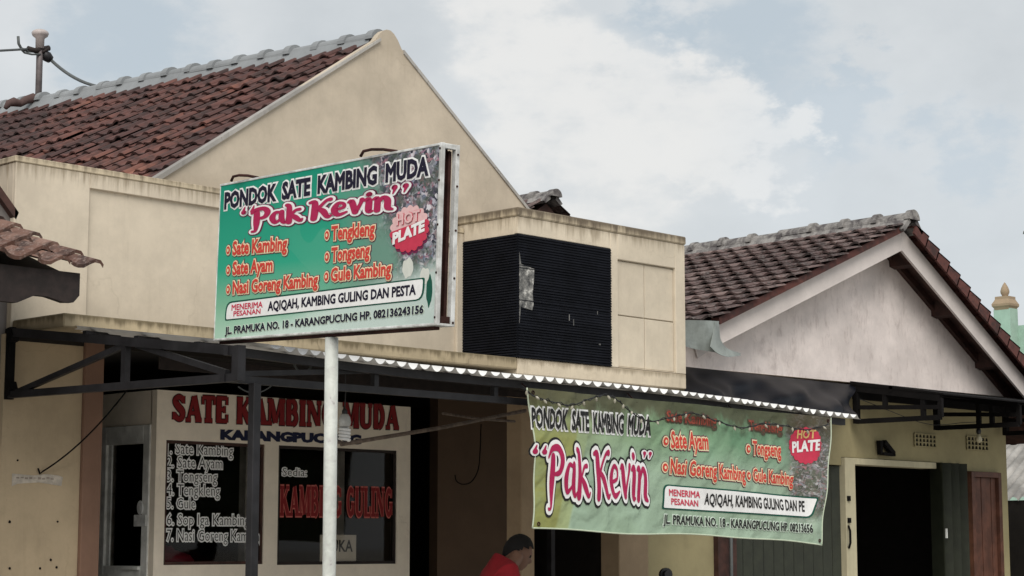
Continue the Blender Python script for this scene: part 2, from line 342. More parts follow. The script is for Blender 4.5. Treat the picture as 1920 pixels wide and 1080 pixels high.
def kind(o, k): o['kind'] = k; return o

# ------------------------------------------------------------------ lettering
def text_geo(body, off, dil):
    c = bpy.data.curves.new('lettering', 'FONT'); c.body = body; c.size = 1; c.offset = off; c.bevel_depth = dil; c.bevel_resolution = 0; c.resolution_u = 2
    o = bpy.data.objects.new('lettering', c); COL.objects.link(o)
    me = bpy.data.meshes.new_from_object(o.evaluated_get(bpy.context.evaluated_depsgraph_get()))
    vs = [v.co.copy() for v in me.vertices]; fs = [tuple(p.vertices) for p in me.polygons]
    bpy.data.objects.remove(o); bpy.data.curves.remove(c); bpy.data.meshes.remove(me)
    return vs, fs
def put_text(mb, body, fn, layers, cap=0.685):
    """layers: (material index, weight offset, outline width, lift). fn(a, b, lift) maps 0..1 along the line and 0..1 cap height to space"""
    v0, _ = text_geo(body, layers[-1][1], 0.0)
    x0 = min(v.x for v in v0); x1 = max(v.x for v in v0)
    for mi, off, dil, lift in layers:
        vs, fs = text_geo(body, off, dil)
        bv = [mb.b.verts.new(fn((v.x - x0) / (x1 - x0), v.y / cap, lift + v.z * 0.01)) for v in vs]
        mb.mi = mi
        for f in fs: mb._f([bv[i] for i in f])
def catmull(pts, k=5):
    out = []
    for i in range(len(pts) - 1):
        p0, p1, p2, p3 = pts[max(i - 1, 0)], pts[i], pts[i + 1], pts[min(i + 2, len(pts) - 1)]
        for j in range(k):
            t = j / k
            out.append(tuple(0.5 * (2 * b + (c - a) * t + (2 * a - 5 * b + 4 * c - d) * t * t + (3 * b - a - 3 * c + d) * t ** 3) for a, b, c, d in zip(p0, p1, p2, p3)))
    out.append(tuple(pts[-1])); return out
def ribbon(mb, pts, grow, fn, lift, curve=True, caps=True):
    """pts: (x, y, width); drawn as one flat stroke"""
    p = catmull(pts) if curve and len(pts) > 2 else pts
    L, Rr = [], []
    for i, (x, y, wd) in enumerate(p):
        a, c = p[max(i - 1, 0)], p[min(i + 1, len(p) - 1)]
        dx, dy = c[0] - a[0], c[1] - a[1]; n = math.hypot(dx, dy) or 1; nx, ny = -dy / n, dx / n; h = wd / 2 + grow
        L.append((x + nx * h, y + ny * h)); Rr.append((x - nx * h, y - ny * h))
    a = [mb.b.verts.new(fn(x, y, lift)) for x, y in L]; c = [mb.b.verts.new(fn(x, y, lift)) for x, y in Rr]
    for i in range(len(a) - 1): mb._f([a[i], a[i + 1], c[i + 1], c[i]])
    if caps:
        for (x, y, wd) in (p[0], p[-1]):
            h = wd / 2 + grow
            mb._f([mb.b.verts.new(fn(x + h * math.cos(k * math.pi / 6), y + h * math.sin(k * math.pi / 6), lift + 0.0002)) for k in range(12)])
# round, swashy hand for the cook's name: strokes are x, y, width with capital height 1
NAME = {
 'P': (0.80, [[(0.02, -0.30, 0.10), (0.16, -0.25, 0.12), (0.20, 0.25, 0.26), (0.20, 0.80, 0.24)], [(-0.02, 0.80, 0.10), (0.15, 0.98, 0.16), (0.50, 1.00, 0.20), (0.68, 0.78, 0.24), (0.56, 0.50, 0.18), (0.28, 0.44, 0.10)]]),
 'a': (0.66, [[(0.50, 0.60, 0.12), (0.24, 0.66, 0.14), (0.10, 0.38, 0.24), (0.22, 0.08, 0.16), (0.46, 0.22, 0.10)], [(0.50, 0.66, 0.20), (0.50, 0.25, 0.22), (0.62, 0.0, 0.14), (0.72, 0.08, 0.08)]]),
 'k': (0.72, [[(0.06, 1.00, 0.16), (0.16, 0.85, 0.20), (0.16, 0.0, 0.24)], [(0.60, 0.66, 0.14), (0.42, 0.62, 0.12), (0.24, 0.38, 0.10)], [(0.26, 0.40, 0.12), (0.44, 0.22, 0.22), (0.64, 0.0, 0.14), (0.72, 0.08, 0.08)]]),
 'K': (0.92, [[(0.02, 0.94, 0.12), (0.20, 0.92, 0.22), (0.22, 0.5, 0.27), (0.18, 0.0, 0.25)], [(0.84, 0.98, 0.18), (0.66, 0.92, 0.12), (0.32, 0.50, 0.13)], [(0.34, 0.54, 0.14), (0.56, 0.36, 0.24), (0.74, 0.02, 0.18), (0.88, 0.06, 0.09)]]),
 'e': (0.66, [[(0.14, 0.34, 0.12), (0.46, 0.42, 0.12), (0.46, 0.62, 0.12), (0.24, 0.68, 0.15), (0.09, 0.36, 0.24), (0.24, 0.04, 0.18), (0.58, 0.14, 0.08)]]),
 'v': (0.62, [[(0.0, 0.66, 0.10), (0.12, 0.66, 0.22), (0.26, 0.06, 0.22)], [(0.28, 0.04, 0.14), (0.46, 0.50, 0.12), (0.52, 0.72, 0.17)]]),
 'i': (0.34, [[(0.02, 0.64, 0.12), (0.16, 0.64, 0.22), (0.16, 0.06, 0.23), (0.28, 0.0, 0.10)], [(0.16, 0.94, 0.21), (0.17, 0.95, 0.21)]]),
 'n': (0.72, [[(0.0, 0.64, 0.10), (0.14, 0.64, 0.20), (0.14, 0.0, 0.22)], [(0.16, 0.36, 0.10), (0.34, 0.66, 0.16), (0.52, 0.52, 0.22), (0.54, 0.08, 0.22), (0.70, -0.04, 0.10)]]),
 ' ': (0.30, []),
}
def put_name(mb, word, fn, layers):
    adv = sum(NAME[c][0] for c in word)
    for mi, grow, lift in layers:
        mb.mi = mi; x = 0; k = 0
        for c in word:
            for st in NAME[c][1]:
                k += 1
                ribbon(mb, [(x + a, b_, w_) for a, b_, w_ in st], grow, lambda a, b_, l: fn(a / adv, b_, l), lift + 0.0001 * (k % 4) * 2)
            x += NAME[c][0]
def marks(mb, cx, cy, s, fn, layers, flip=1):
    for mi, grow, lift in layers:
        mb.mi = mi
        for dx in (-0.55, 0.55):
            ribbon(mb, [(cx + dx * s, cy, 0.62 * s), (cx + dx * s + 0.02 * s, cy + 0.05 * s, 0.6 * s)], grow, fn, lift)
            ribbon(mb, [(cx + dx * s - 0.1 * s * flip, cy, 0.4 * s), (cx + (dx + 0.15 * flip) * s, cy + 0.75 * s * flip, 0.15 * s)], grow, fn, lift + 0.0003, False)
# slab letters of the shopfront: strokes plus serifs, height 1
def arc(cx, cy, rx, ry, a0, a1, wd, n=8): return [(cx + rx * math.cos(R(a0 + (a1 - a0) * i / n)), cy + ry * math.sin(R(a0 + (a1 - a0) * i / n)), wd) for i in range(n + 1)]
def bar(x0, y0, x1, y1, wd): return [(x0, y0, wd), (x1, y1, wd)]
def ser(x, y, l=0.36): return bar(x - l / 2, y, x + l / 2, y, 0.11)
SLAB = {
 'S': (0.70, [[(0.56, 0.80, 0.20), (0.34, 0.92, 0.15), (0.14, 0.76, 0.22), (0.30, 0.55, 0.24), (0.52, 0.36, 0.24), (0.50, 0.14, 0.2), (0.32, 0.07, 0.15), (0.10, 0.22, 0.2)], bar(0.58, 0.66, 0.58, 0.96, 0.09), bar(0.08, 0.04, 0.08, 0.34, 0.09)]),
 'A': (0.84, [bar(0.14, 0.05, 0.40, 0.96, 0.10), bar(0.42, 0.98, 0.68, 0.05, 0.24), bar(0.22, 0.32, 0.6, 0.32, 0.10), ser(0.14, 0.05, 0.30), ser(0.68, 0.05, 0.36)]),
 'T': (0.74, [bar(0.37, 0, 0.37, 0.95, 0.24), bar(0.04, 0.94, 0.70, 0.94, 0.12), bar(0.06, 0.66, 0.06, 0.98, 0.09), bar(0.68, 0.66, 0.68, 0.98, 0.09), ser(0.37, 0.05, 0.44)]),
 'E': (0.72, [bar(0.18, 0, 0.18, 1, 0.24), bar(0.04, 0.95, 0.62, 0.95, 0.11), bar(0.04, 0.05, 0.64, 0.05, 0.11), bar(0.2, 0.5, 0.48, 0.5, 0.11), bar(0.61, 0.68, 0.61, 1, 0.09), bar(0.62, 0, 0.62, 0.32, 0.09), bar(0.48, 0.36, 0.48, 0.64, 0.08)]),
 'K': (0.86, [bar(0.18, 0, 0.18, 1, 0.24), bar(0.26, 0.42, 0.66, 0.96, 0.10), bar(0.36, 0.58, 0.70, 0.04, 0.24), ser(0.18, 0.05), ser(0.18, 0.95), ser(0.66, 0.95, 0.3), ser(0.72, 0.05, 0.32)]),
 'M': (1.06, [bar(0.16, 0, 0.16, 1, 0.10), bar(0.22, 0.98, 0.50, 0.06, 0.22), bar(0.52, 0.06, 0.76, 0.98, 0.09), bar(0.86, 0, 0.86, 1, 0.23), ser(0.16, 0.05, 0.28), ser(0.16, 0.95, 0.30), ser(0.86, 0.05), ser(0.86, 0.95)]),
 'B': (0.78, [bar(0.18, 0, 0.18, 1, 0.24), bar(0.04, 0.95, 0.42, 0.95, 0.11), bar(0.04, 0.05, 0.44, 0.05, 0.11), bar(0.2, 0.52, 0.42, 0.52, 0.10), arc(0.40, 0.735, 0.17, 0.21, 90, -90, 0.18), arc(0.43, 0.285, 0.19, 0.235, 90, -90, 0.19)]),
 'I': (0.44, [bar(0.21, 0, 0.21, 1, 0.24), ser(0.21, 0.05, 0.40), ser(0.21, 0.95, 0.40)]),
 'N': (0.92, [bar(0.16, 0, 0.16, 1, 0.10), bar(0.20, 0.97, 0.70, 0.05, 0.22), bar(0.74, 0, 0.74, 1, 0.10), ser(0.16, 0.05, 0.30), ser(0.14, 0.95, 0.28), ser(0.74, 0.95, 0.30)]),
 'G': (0.80, [arc(0.38, 0.5, 0.25, 0.42, 50, 320, 0.19, 12), bar(0.60, 0.06, 0.60, 0.42, 0.18), bar(0.42, 0.43, 0.74, 0.43, 0.10), bar(0.61, 0.66, 0.61, 0.97, 0.09)]),
 'U': (0.84, [[(0.18, 0.98, 0.24), (0.18, 0.30, 0.24), (0.26, 0.10, 0.18), (0.44, 0.06, 0.14), (0.62, 0.14, 0.11), (0.66, 0.35, 0.10), (0.66, 0.98, 0.10)], ser(0.18, 0.95), ser(0.66, 0.95, 0.28)]),
 'D': (0.80, [bar(0.18, 0, 0.18, 1, 0.24), bar(0.04, 0.95, 0.36, 0.95, 0.11), bar(0.04, 0.05, 0.36, 0.05, 0.11), arc(0.36, 0.5, 0.24, 0.43, 90, -90, 0.21)]),
 'L': (0.70, [bar(0.18, 0, 0.18, 1, 0.24), ser(0.18, 0.95), bar(0.04, 0.05, 0.62, 0.05, 0.11), bar(0.62, 0, 0.62, 0.36, 0.09)]),
 ' ': (0.42, []),
}
def put_slab(mb, word, fn, layers):
    adv = sum(SLAB[c][0] for c in word)
    for mi, grow, lift in layers:
        mb.mi = mi; x = 0; k = 0
        for c in word:
            for st in SLAB[c][1]:
                k += 1
                ribbon(mb, [(x + a, b_, w_) for a, b_, w_ in st], grow, lambda a, b_, l: fn(a / adv, b_, l), lift + 0.00015 * (k % 7), len(st) > 2, False)
            x += SLAB[c][0]

# ------------------------------------------------------------------ tiles
def tiles(mb, o, along, down, normal, ncol, nrow, tw, ex, amp=0.028, jit=1.0, keep=None, thick=0.016, lift=0.026):
    """clay S-tiles laid in courses: o = top corner, along the ridge, down the slope"""
    o, along, down, normal = Vector(o), Vector(along).normalized(), Vector(down).normalized(), Vector(normal).normalized()
    prof = [(0.0, 0.35), (0.12, 0.9), (0.28, 1.0), (0.44, 0.62), (0.60, 0.08), (0.78, 0.0), (0.92, 0.12), (1.03, 0.38)]
    ln = ex * 1.22
    for r in range(nrow):
        for c in range(ncol):
            if keep and not keep(c, r): continue
            jy = random.gauss(0, 0.006) * jit; jn = random.gauss(0, 0.003) * jit; rot = random.gauss(0, 0.014) * jit; sh = random.gauss(0, 0.004) * jit
            q = o + along * (c * tw + sh + (0.5 * tw if False else 0)) + down * (r * ex + jy) + normal * (jn + 0.012)
            top, bot, lip = [], [], []
            for u, h in prof:
                du = u * tw
                top.append(mb.b.verts.new(q + along * du + normal * (h * amp - 0.004)))
                pb = q + along * (du + rot * 0.1) + down * (ln + rot * du) + normal * (h * amp + lift)
                bot.append(mb.b.verts.new(pb)); lip.append(mb.b.verts.new(pb - normal * thick))
            for i in range(len(prof) - 1):
                mb._f([top[i], bot[i], bot[i + 1], top[i + 1]]); mb._f([bot[i], lip[i], lip[i + 1], bot[i + 1]])
def ridge(mb, p, q, n, r, flank, fd, collar=1.25, over=0.04):
    """cap tiles along a ridge with mortar flanks; fd = half width of the flank foot"""
    p, q = Vector(p), Vector(q); d = (q - p); L = d.length / n; dn = d.normalized(); sx = Vector((1, 0, 0)); up = Vector((0, 0, 1))
    for k in range(n):
        a = p + dn * L * k + up * random.gauss(0, 0.006) + sx * random.gauss(0, 0.006)
        segs = [(-over, r * collar), (0.04, r * collar), (0.05, r), (L, r * 0.97)]
        rings = [[mb.b.verts.new(a + dn * s + (sx * math.cos(math.pi * j / 10) + up * math.sin(math.pi * j / 10)) * rr) for j in range(11)] for s, rr in segs]
        for i in range(3):
            for j in range(10): mb._f([rings[i][j], rings[i][j + 1], rings[i + 1][j + 1], rings[i + 1][j]])
        mb._f(list(reversed(rings[0])))
    for sgn in (-1, 1):
        mb.prism([p + sx * sgn * r * 0.85 + up * 0.02, p + sx * sgn * fd - up * flank, p + sx * sgn * (fd - 0.03) - up * (flank + 0.02), p + sx * sgn * r * 0.5 - up * 0.03], q - p)

# =================================================================== THE SETTING
g = MB(); g.box(-300, 400, -300, 400, -0.3, -0.02); kind(build('ground', g, 'concrete'), 'structure')
g = MB(); g.box(-120, 160, -14.5, -5.2, -0.02, 0.0); kind(build('road', g, 'asphalt'), 'structure')
g = MB(); g.box(-60, 90, -5.0, 6, -0.02, 0.15); kind(build('pavement', g, 'concrete'), 'structure')
FL = 0.15
# =================================================================== RESTAURANT
rest = thing('restaurant', 'cream rendered restaurant with a tall blank gable, stained parapet and black louvred box', 'restaurant', (3.0, 1.5, FL))
# gable wall and parapet
AP = Vector((3.30, 0.10, 5.605)); SL, SR = 0.672, 0.757
def zl(x): return AP.z - (AP.x - x) * SL
def zr(x): return AP.z - (x - AP.x) * SR
pts = [(0.05, 0.1, 2.95)] + [(0.05, 0.1, zl(0.05))]
for a in (-0.14, -0.10, -0.06, -0.02, 0.02, 0.06, 0.10, 0.14): pts.append((AP.x + a, 0.1, AP.z + 0.035 - a * a * (5.6 + 1.0 * (a > 0))))
pts += [(6.1, 0.1, zr(6.1)), (6.1, 0.1, 2.95)]
g = MB(); g.prism(pts, (0, 0.06, 0)); build('gable_wall', g, 'cream_gable', rest)
g = MB()                       # verge trim on both rakes
g.prism([(1.0, 0.075, zl(1.0) - 0.022), (AP.x - 0.10, 0.075, zl(AP.x - 0.10) - 0.012), (AP.x - 0.10, 0.075, zl(AP.x - 0.10) + 0.012), (1.0, 0.075, zl(1.0) + 0.02)], (0, 0.082, 0))
g.prism([(AP.x + 0.16, 0.088, zr(AP.x + 0.16) - 0.012), (5.7, 0.088, zr(5.7) - 0.012), (5.7, 0.088, zr(5.7) + 0.02), (AP.x + 0.16, 0.088, zr(AP.x + 0.16) + 0.02)], (0, 0.075, 0))
build('verge_trim', g, 'verge', rest)
g = MB()
g.box(-0.066, 4.049, 0.028, 0.098, 2.96, 4.075)
g.box(-0.066, 0.505, 0.0, 0.028, 2.96, 4.075); g.box(0.505, 3.975, 0.0, 0.028, 3.975, 4.075); g.box(3.975, 4.049, 0.0, 0.028, 2.96, 4.075)
g.box(-0.066, 0.048, 0.098, 0.28, 2.96, 4.075)
build('parapet', g, 'cream_panel', rest, bevel=0.004)
g = MB(); g.box(-0.074, 4.049, -0.006, 0.0985, 4.076, 4.118); g.box(-0.074, 0.049, 0.0985, 0.29, 4.076, 4.118); build('coping', g, 'coping', rest, bevel=0.006)
# ledge
g = MB(); g.box(-0.055, 4.046, -0.6, -0.002, 2.942, 3.03); build('ledge', g, 'ledge', rest, bevel=0.008)
# louvred box
g = MB()
g.box(4.052, 6.132, -0.56, 0.098, 3.032, 4.15)
g.box(5.158, 5.25, -0.6, -0.56, 3.032, 4.15); g.box(6.0, 6.132, -0.6, -0.56, 3.032, 4.15); g.box(4.052, 5.158, -0.6, -0.56, 4.012, 4.15)
g.box(5.25, 6.0, -0.6, -0.56, 3.935, 4.15)
build('box_wall', g, 'box_cream', rest, bevel=0.004)
g = MB(); g.box(4.040, 6.142, -0.612, 0.098, 4.152, 4.222); build('box_coping', g, 'box_coping', rest, bevel=0.01)
g = MB(); g.box(4.048, 6.132, -0.601, 0.0, 2.905, 3.03); build('box_band', g, 'box_band', rest, bevel=0.006)
g = MB()
for (a, c) in ((5.253, 5.612), (5.620, 5.997)):
    for (z0, z1) in ((3.045, 3.466), (3.476, 3.925)): g.box(a, c, -0.575, -0.561, z0, z1)
g.box(5.25, 6.0, -0.59, -0.561, 3.034, 3.041)
build('recessed_panel', g, 'box_cream', rest, bevel=0.003)
lv = MB(); n = 46
for i in range(n):
    jl = random.uniform(-0.003, 0.003)
    z0 = 3.034 + (4.010 - 3.034) * i / n; h = (4.010 - 3.034) / n
    lv.prism([(4.045, -0.604, z0 + h * 0.95), (4.045, -0.585, z0 + h * 0.95), (4.045, -0.585, z0 + 0.001), (4.045, -0.612 + jl, z0 + 0.001), (4.045, -0.612 + jl, z0 + h * 0.38)], (1.108, 0, 0))
    lv.prism([(4.044, -0.604, z0 + h * 0.95), (4.051, -0.604, z0 + h * 0.95), (4.051, -0.604, z0), (4.032, -0.604, z0), (4.032, -0.604, z0 + h * 0.38)], (0, 0.602, 0))
lo = build('louvre_panel', lv, 'louvre', rest)
# torn patch of bare board on the louvre
m, t, b = newmat('peeled_board'); v = oc(t)
t.l.new(t.ramp(t.noise(v, 16, 6, 0.7), [(0.36, (0.03, 0.03, 0.032)), (0.46, (0.11, 0.11, 0.105)), (0.56, (0.19, 0.185, 0.175)), (0.66, (0.55, 0.54, 0.50))]), b.inputs[0]); b.inputs['Roughness'].default_value = 0.9
M['peel'] = m
g = MB()
pz = [(4.055, 3.86), (4.075, 3.77), (4.16, 3.755), (4.225, 3.745), (4.222, 3.68), (4.205, 3.55), (4.215, 3.46), (4.20, 3.415), (4.12, 3.425), (4.07, 3.43), (4.055, 3.30)]
g.prism([(x, -0.6145, z) for x, z in pz], (0, 0.004, 0)); build('torn_patch', g, 'peel', lo)
for (px, py) in ((1075, 610), (1120, 590), (1123, 647), (1067, 601)):
    q = P(px, py, y=-0.615); w_, h_ = ((0.02, 0.05) if px < 1100 else (0.05, 0.012) if py > 640 else (0.012, 0.03))
    g = MB(); g.box(q.x, q.x + w_ * 0.4, -0.6155, -0.6135, q.z, q.z + h_); build('scratch_mark', g, 'peel', lo)
# roof
nl = Vector((-SL, 0, 1)).normalized(); RS = 0.053
rp = Vector((AP.x, 0.14, AP.z - 0.055)); dn_l = Vector((-1, 0, -SL)).normalized(); al = Vector((0, 1, RS)).normalized()
nrm = al.cross(dn_l).normalized(); nrm = nrm if nrm.z > 0 else -nrm
g = MB(); tiles(g, rp + al * 0.025 + dn_l * 0.02, al, dn_l, nrm, 45, 19, 0.185, 0.212, amp=0.03, jit=1.5)
roof = build('roof', g, 'tile', rest, fix=False)
g = MB()
g.prism([rp + Vector((0, 0.025, -0.05)), rp + dn_l * 4.1 + Vector((0, 0.025, -0.05)), rp + dn_l * 4.1 + Vector((0, 0.025, -0.12)), rp + Vector((0.0, 0.025, -0.14)), rp + Vector((3.2, 0.1, -3.2 * SR - 0.14)), rp + Vector((3.2, 0.1, -3.2 * SR - 0.06))], al * 8.3)
build('roof_deck', g, 'dark_wood', roof)
g = MB(); ridge(g, rp + al * 0.10 + Vector((0, 0, 0.025)), rp + al * 8.4 + Vector((0, 0, 0.06)), 24, 0.072, 0.135, 0.15, collar=1.26); build('ridge_cap', g, 'ridge_grey', roof)
# little roof end that shows over the box
q = P(1032, 369, y=2.0)
g = MB()
d2 = Vector((-1, 0, -0.66)).normalized(); d3 = Vector((1, 0, -0.66)).normalized()
tiles(g, q + d2 * 0.05, (0, 1, 0), d2, (-0.66, 0, 1), 10, 6, 0.2, 0.22); tiles(g, q + d3 * 0.05, (0, 1, 0), d3, (0.66, 0, 1), 10, 6, 0.2, 0.22)
rr = build('rear_roof', g, 'tile_old', rest, fix=False)
g = MB(); ridge(g, q + Vector((0, -0.04, 0)), q + Vector((0, 2.0, 0)), 8, 0.068, 0.06, 0.14, collar=1.15); build('ridge_cap', g, 'ridge_old', rr)
g = MB(); g.prism([q + Vector((0, 0.06, -0.06)), q + d2 * 1.3 + Vector((0, 0.06, -0.06)), q + d3 * 1.3 + Vector((0, 0.06, -0.06))], (0, 1.9, 0)); build('roof_deck', g, 'brown_wood', rr)
# lower walls, pillars, room behind
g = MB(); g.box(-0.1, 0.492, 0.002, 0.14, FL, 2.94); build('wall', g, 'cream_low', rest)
g = MB(); g.box(0.494, 0.64, -0.03, 0.12, FL, 2.94); build('pillar', g, 'brown_pillar', rest, bevel=0.006)
g = MB(); g.box(4.128, 4.282, -0.56, -0.40, FL, 2.90); build('pillar', g, 'beige_pillar', rest, bevel=0.006)
g = MB(); g.box(5.285, 5.66, -0.56, -0.36, FL, 2.90); build('pillar', g, 'beige_pillar', rest, bevel=0.006)
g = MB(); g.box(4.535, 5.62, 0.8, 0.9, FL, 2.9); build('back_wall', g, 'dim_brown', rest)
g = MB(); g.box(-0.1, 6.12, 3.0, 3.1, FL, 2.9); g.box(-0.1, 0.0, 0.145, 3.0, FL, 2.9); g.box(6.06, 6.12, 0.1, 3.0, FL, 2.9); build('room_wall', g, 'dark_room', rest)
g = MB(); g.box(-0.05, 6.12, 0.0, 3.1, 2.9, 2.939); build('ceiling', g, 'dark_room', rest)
g = MB(); g.box(4.86, 4.905, -0.2, -0.15, FL, 2.9); build('door_post', g, 'iron', rest)
# glazed kiosk
KX0, KX1, KY, KT = 1.238, 3.66, 0.2, 2.665
W1 = (1.324, 2.204, 1.447, 2.317); W2 = (2.334, 3.521, 1.440, 2.316)
g = MB()
for a, c in ((KX0, W1[0]), (W1[1], W2[0]), (W2[1], KX1)): g.box(a, c, KY, KY + 0.07, FL, KT)
for W_ in (W1, W2):
    g.box(W_[0], W_[1], KY, KY + 0.07, FL, W_[2]); g.box(W_[0], W_[1], KY, KY + 0.07, W_[3], KT)
front = build('shopfront_wall', g, 'shop_white', rest, fix=True)
DY0, DY1, DT = 0.262, 0.885, 2.425
g = MB(); g.box(KX0, KX0 + 0.07, KY + 0.0705, DY0, FL, KT); g.box(KX0, KX0 + 0.07, DY1, 3.0, FL, KT); g.box(KX0, KX0 + 0.07, DY0, DY1, DT, KT)
build('side_wall', g, 'shop_white', rest)
g = MB(); g.box(KX1 - 0.07, KX1, KY + 0.0705, 3.0, FL, KT); g.box(KX0 + 0.0705, KX0 + 0.08, DY1 + 0.02, 3.0, FL, KT); g.box(KX0 + 0.081, KX1 - 0.071, KY + 0.0705, 3.0, KT - 0.03, KT); build('inner_wall', g, 'dark_room', rest)  # kiosk inside lined near-black, its shade put into the colour
for W_ in (W1, W2):
    g = MB(); f_ = 0.022
    g.box(W_[0], W_[1], KY + 0.012, KY + 0.05, W_[3] - f_, W_[3]); g.box(W_[0], W_[1], KY + 0.012, KY + 0.05, W_[2], W_[2] + f_)
    g.box(W_[0], W_[0] + f_, KY + 0.012, KY + 0.05, W_[2] + f_, W_[3] - f_); g.box(W_[1] - f_ * 0.8, W_[1], KY + 0.012, KY + 0.05, W_[2] + f_, W_[3] - f_)
    wn = build('window', g, 'brown_wood' if W_ is W1 else 'dark_wood', rest)
    g = MB(); g.box(W_[0] + f_, W_[1] - f_ * 0.8, KY + 0.028, KY + 0.034, W_[2] + f_, W_[3] - f_); build('pane', g, 'glass', wn)
    if W_ is W1: win1 = wn
    else: win2 = wn
# door in the side wall
g = MB(); fx0, fx1 = KX0 - 0.012, KX0 + 0.05
g.box(fx0, fx1, DY0, DY0 + 0.075, FL, DT); g.box(fx0, fx1, DY1 - 0.095, DY1, FL, DT); g.box(fx0, fx1, DY0 + 0.075, DY1 - 0.095, DT - 0.13, DT)
g.box(fx0, fx1, DY0 + 0.075, DY1 - 0.095, FL, 1.44)
g.box(fx0 + 0.02, fx1 - 0.005, DY1 - 0.14, DY1 - 0.095, 1.44, DT - 0.13); g.box(fx0 + 0.02, fx1 - 0.005, DY0 + 0.075, DY0 + 0.10, 1.44, DT - 0.13)
door = build('door', g, 'alu', rest, bevel=0.003)
g = MB(); g.box(KX0 + 0.018, KX0 + 0.024, DY0 + 0.10, DY1 - 0.14, 1.44, DT - 0.13); build('pane', g, 'glass', door)
g = MB(); zz = 1.80
g.box(fx0 - 0.012, fx0, DY0 + 0.01, DY0 + 0.15, zz - 0.085, zz - 0.005)
g.prism([(fx0 - 0.010, DY0 + 0.085 + 0.035 * math.cos(k * math.pi / 6), zz + 0.045 + 0.05 * math.sin(k * math.pi / 6)) for k in range(12)], (0.008, 0, 0)); build('door_lock', g, 'white_paint', door, bevel=0.002)
g = MB(); g.box(fx0 - 0.02, fx0, DY0 + 0.08, DY0 + 0.26, 1.415, 1.435); build('door_handle', g, 'alu', door)
# lettering on the shopfront
def kf(x0, z0, x1, z1, h, y=KY):
    return lambda a, b_, l: (x0 + (x1 - x0) * a, y - 0.002 - l, z0 + (z1 - z0) * a + b_ * h)
ya = P(322, 790, y=KY); yb = P(747, 806, y=KY); yt = P(322, 738, y=KY)
g = MB(); put_slab(g, 'SATE KAMBING MUDA', kf(ya.x, ya.z + 0.005, yb.x, yb.z + 0.005, yt.z - ya.z - 0.01), [(0, 0.055, 0.0012), (1, 0.012, 0.0035)]); build('shop_lettering', g, ['i_dull', 'i_signred'], front, fix=False)
ya = P(415, 823, y=KY); yb = P(675, 832, y=KY)
g = MB(); put_text(g, 'KARANGPUCUNG', kf(ya.x, ya.z, yb.x, yb.z, 0.062), [(0, 0.0, 0.075, 0.0012)]); build('town_lettering', g, ['i_blue'], front, fix=False)
WL = [('1. Sate Kambing', 312, 850, 436, 855, 24), ('2. Sate Ayam', 312, 876, 416, 879, 24), ('3. Tongseng', 312, 902, 406, 904, 24), ('4. Tengkleng', 312, 928, 411, 930, 24),
      ('5. Gule', 312, 953, 365, 954, 23), ('6. Sop Iga Kambing', 312, 984, 466, 985, 24), ('7. Nasi Goreng Kambing', 312, 1014, 493, 1015, 25)]
g = MB(); yg = KY + 0.026
for s_, xa, za, xb, zb, hp in WL:
    a = P(xa, za, y=yg); c = P(xb, zb, y=yg); h = P(xa, za - hp * 0.86, y=yg).z - a.z
    put_text(g, s_, kf(a.x, a.z, c.x, c.z, h, yg), [(0, 0.0, 0.085, 0.0012), (1, -0.008, 0.0, 0.0035)])
build('menu_lettering', g, ['i_white', 'i_shade'], win1, fix=False)
g = MB(); a = P(529, 892, y=yg); c = P(574, 893, y=yg)
put_text(g, 'Sedia:', kf(a.x, a.z, c.x, c.z, 0.058, yg), [(0, 0.0, 0.085, 0.0012), (1, -0.006, 0.0, 0.0035)]); build('menu_lettering', g, ['i_white', 'i_shade'], win2, fix=False)
g = MB(); a = P(524, 967, y=yg); c = P(736, 969, y=yg); h = P(524, 911, y=yg).z - a.z
put_slab(g, 'KAMBING GULING', kf(a.x, a.z, c.x, c.z, h, yg), [(0, 0.05, 0.0012), (1, 0.0, 0.0035)]); build('special_lettering', g, ['i_rosy', 'i_signred'], win2, fix=False)

# =================================================================== THINGS INSIDE THE KIOSK
g = MB(); c1 = (1.75, 0.75, 1.22)
g.lathe(c1, [(0.13, 0), (0.17, 0.12), (0.19, 0.24), (0.2, 0.25), (0.17, 0.29), (0.06, 0.33), (0.03, 0.36)], 24)
tag(build('food_cover', g, flat('maroon_plastic', (0.35, 0.03, 0.06), 0.4), smooth=True), 'maroon plastic food cover standing inside behind the window menu', 'food cover')
g = MB(); g.box(1.35, 3.4, 0.55, 1.0, 1.16, 1.21); g.box(1.4, 1.46, 0.6, 0.95, FL, 1.16); g.box(3.3, 3.36, 0.6, 0.95, FL, 1.16)
tag(build('counter', g, 'dark_wood'), 'dark wooden counter inside the kiosk behind both shop windows', 'counter')
g = MB(); g.box(2.62, 2.70, 0.95, 1.03, FL, 2.66); tag(build('post', g, 'alu'), 'pale upright post inside the kiosk behind the left window', 'post')
g = MB(); g.box(3.66 + 0.12, 3.86, 1.0, 1.05, FL, 2.6)
g2 = MB(); g2.box(3.42, 3.50, 0.8, 0.84, FL, 2.66); tag(build('curtain_rail', g2, 'alu'), 'pale upright post inside the kiosk behind the window reading KAMBING GULING', 'post')
g.b.free()
ca = P(604, 1057, y=0.215); cb = P(672, 1003, y=0.215)
g = MB(); g.box(ca.x, cb.x, 0.240, 0.246, ca.z, cb.z); card = thing('open_card', 'white card with black letters BUKA behind the right shop window', 'card', (ca.x, 0.24, ca.z)); build('board', g, 'white_card', card)
g = MB(); put_text(g, 'BUKA', lambda a, b_, l: (ca.x + 0.05 + a * (cb.x - ca.x - 0.085), 0.2385 - l, ca.z + 0.09 + b_ * 0.085), [(0, 0.02, 0.0, 0.0)]); build('lettering', g, ['i_shade'], card, fix=False)

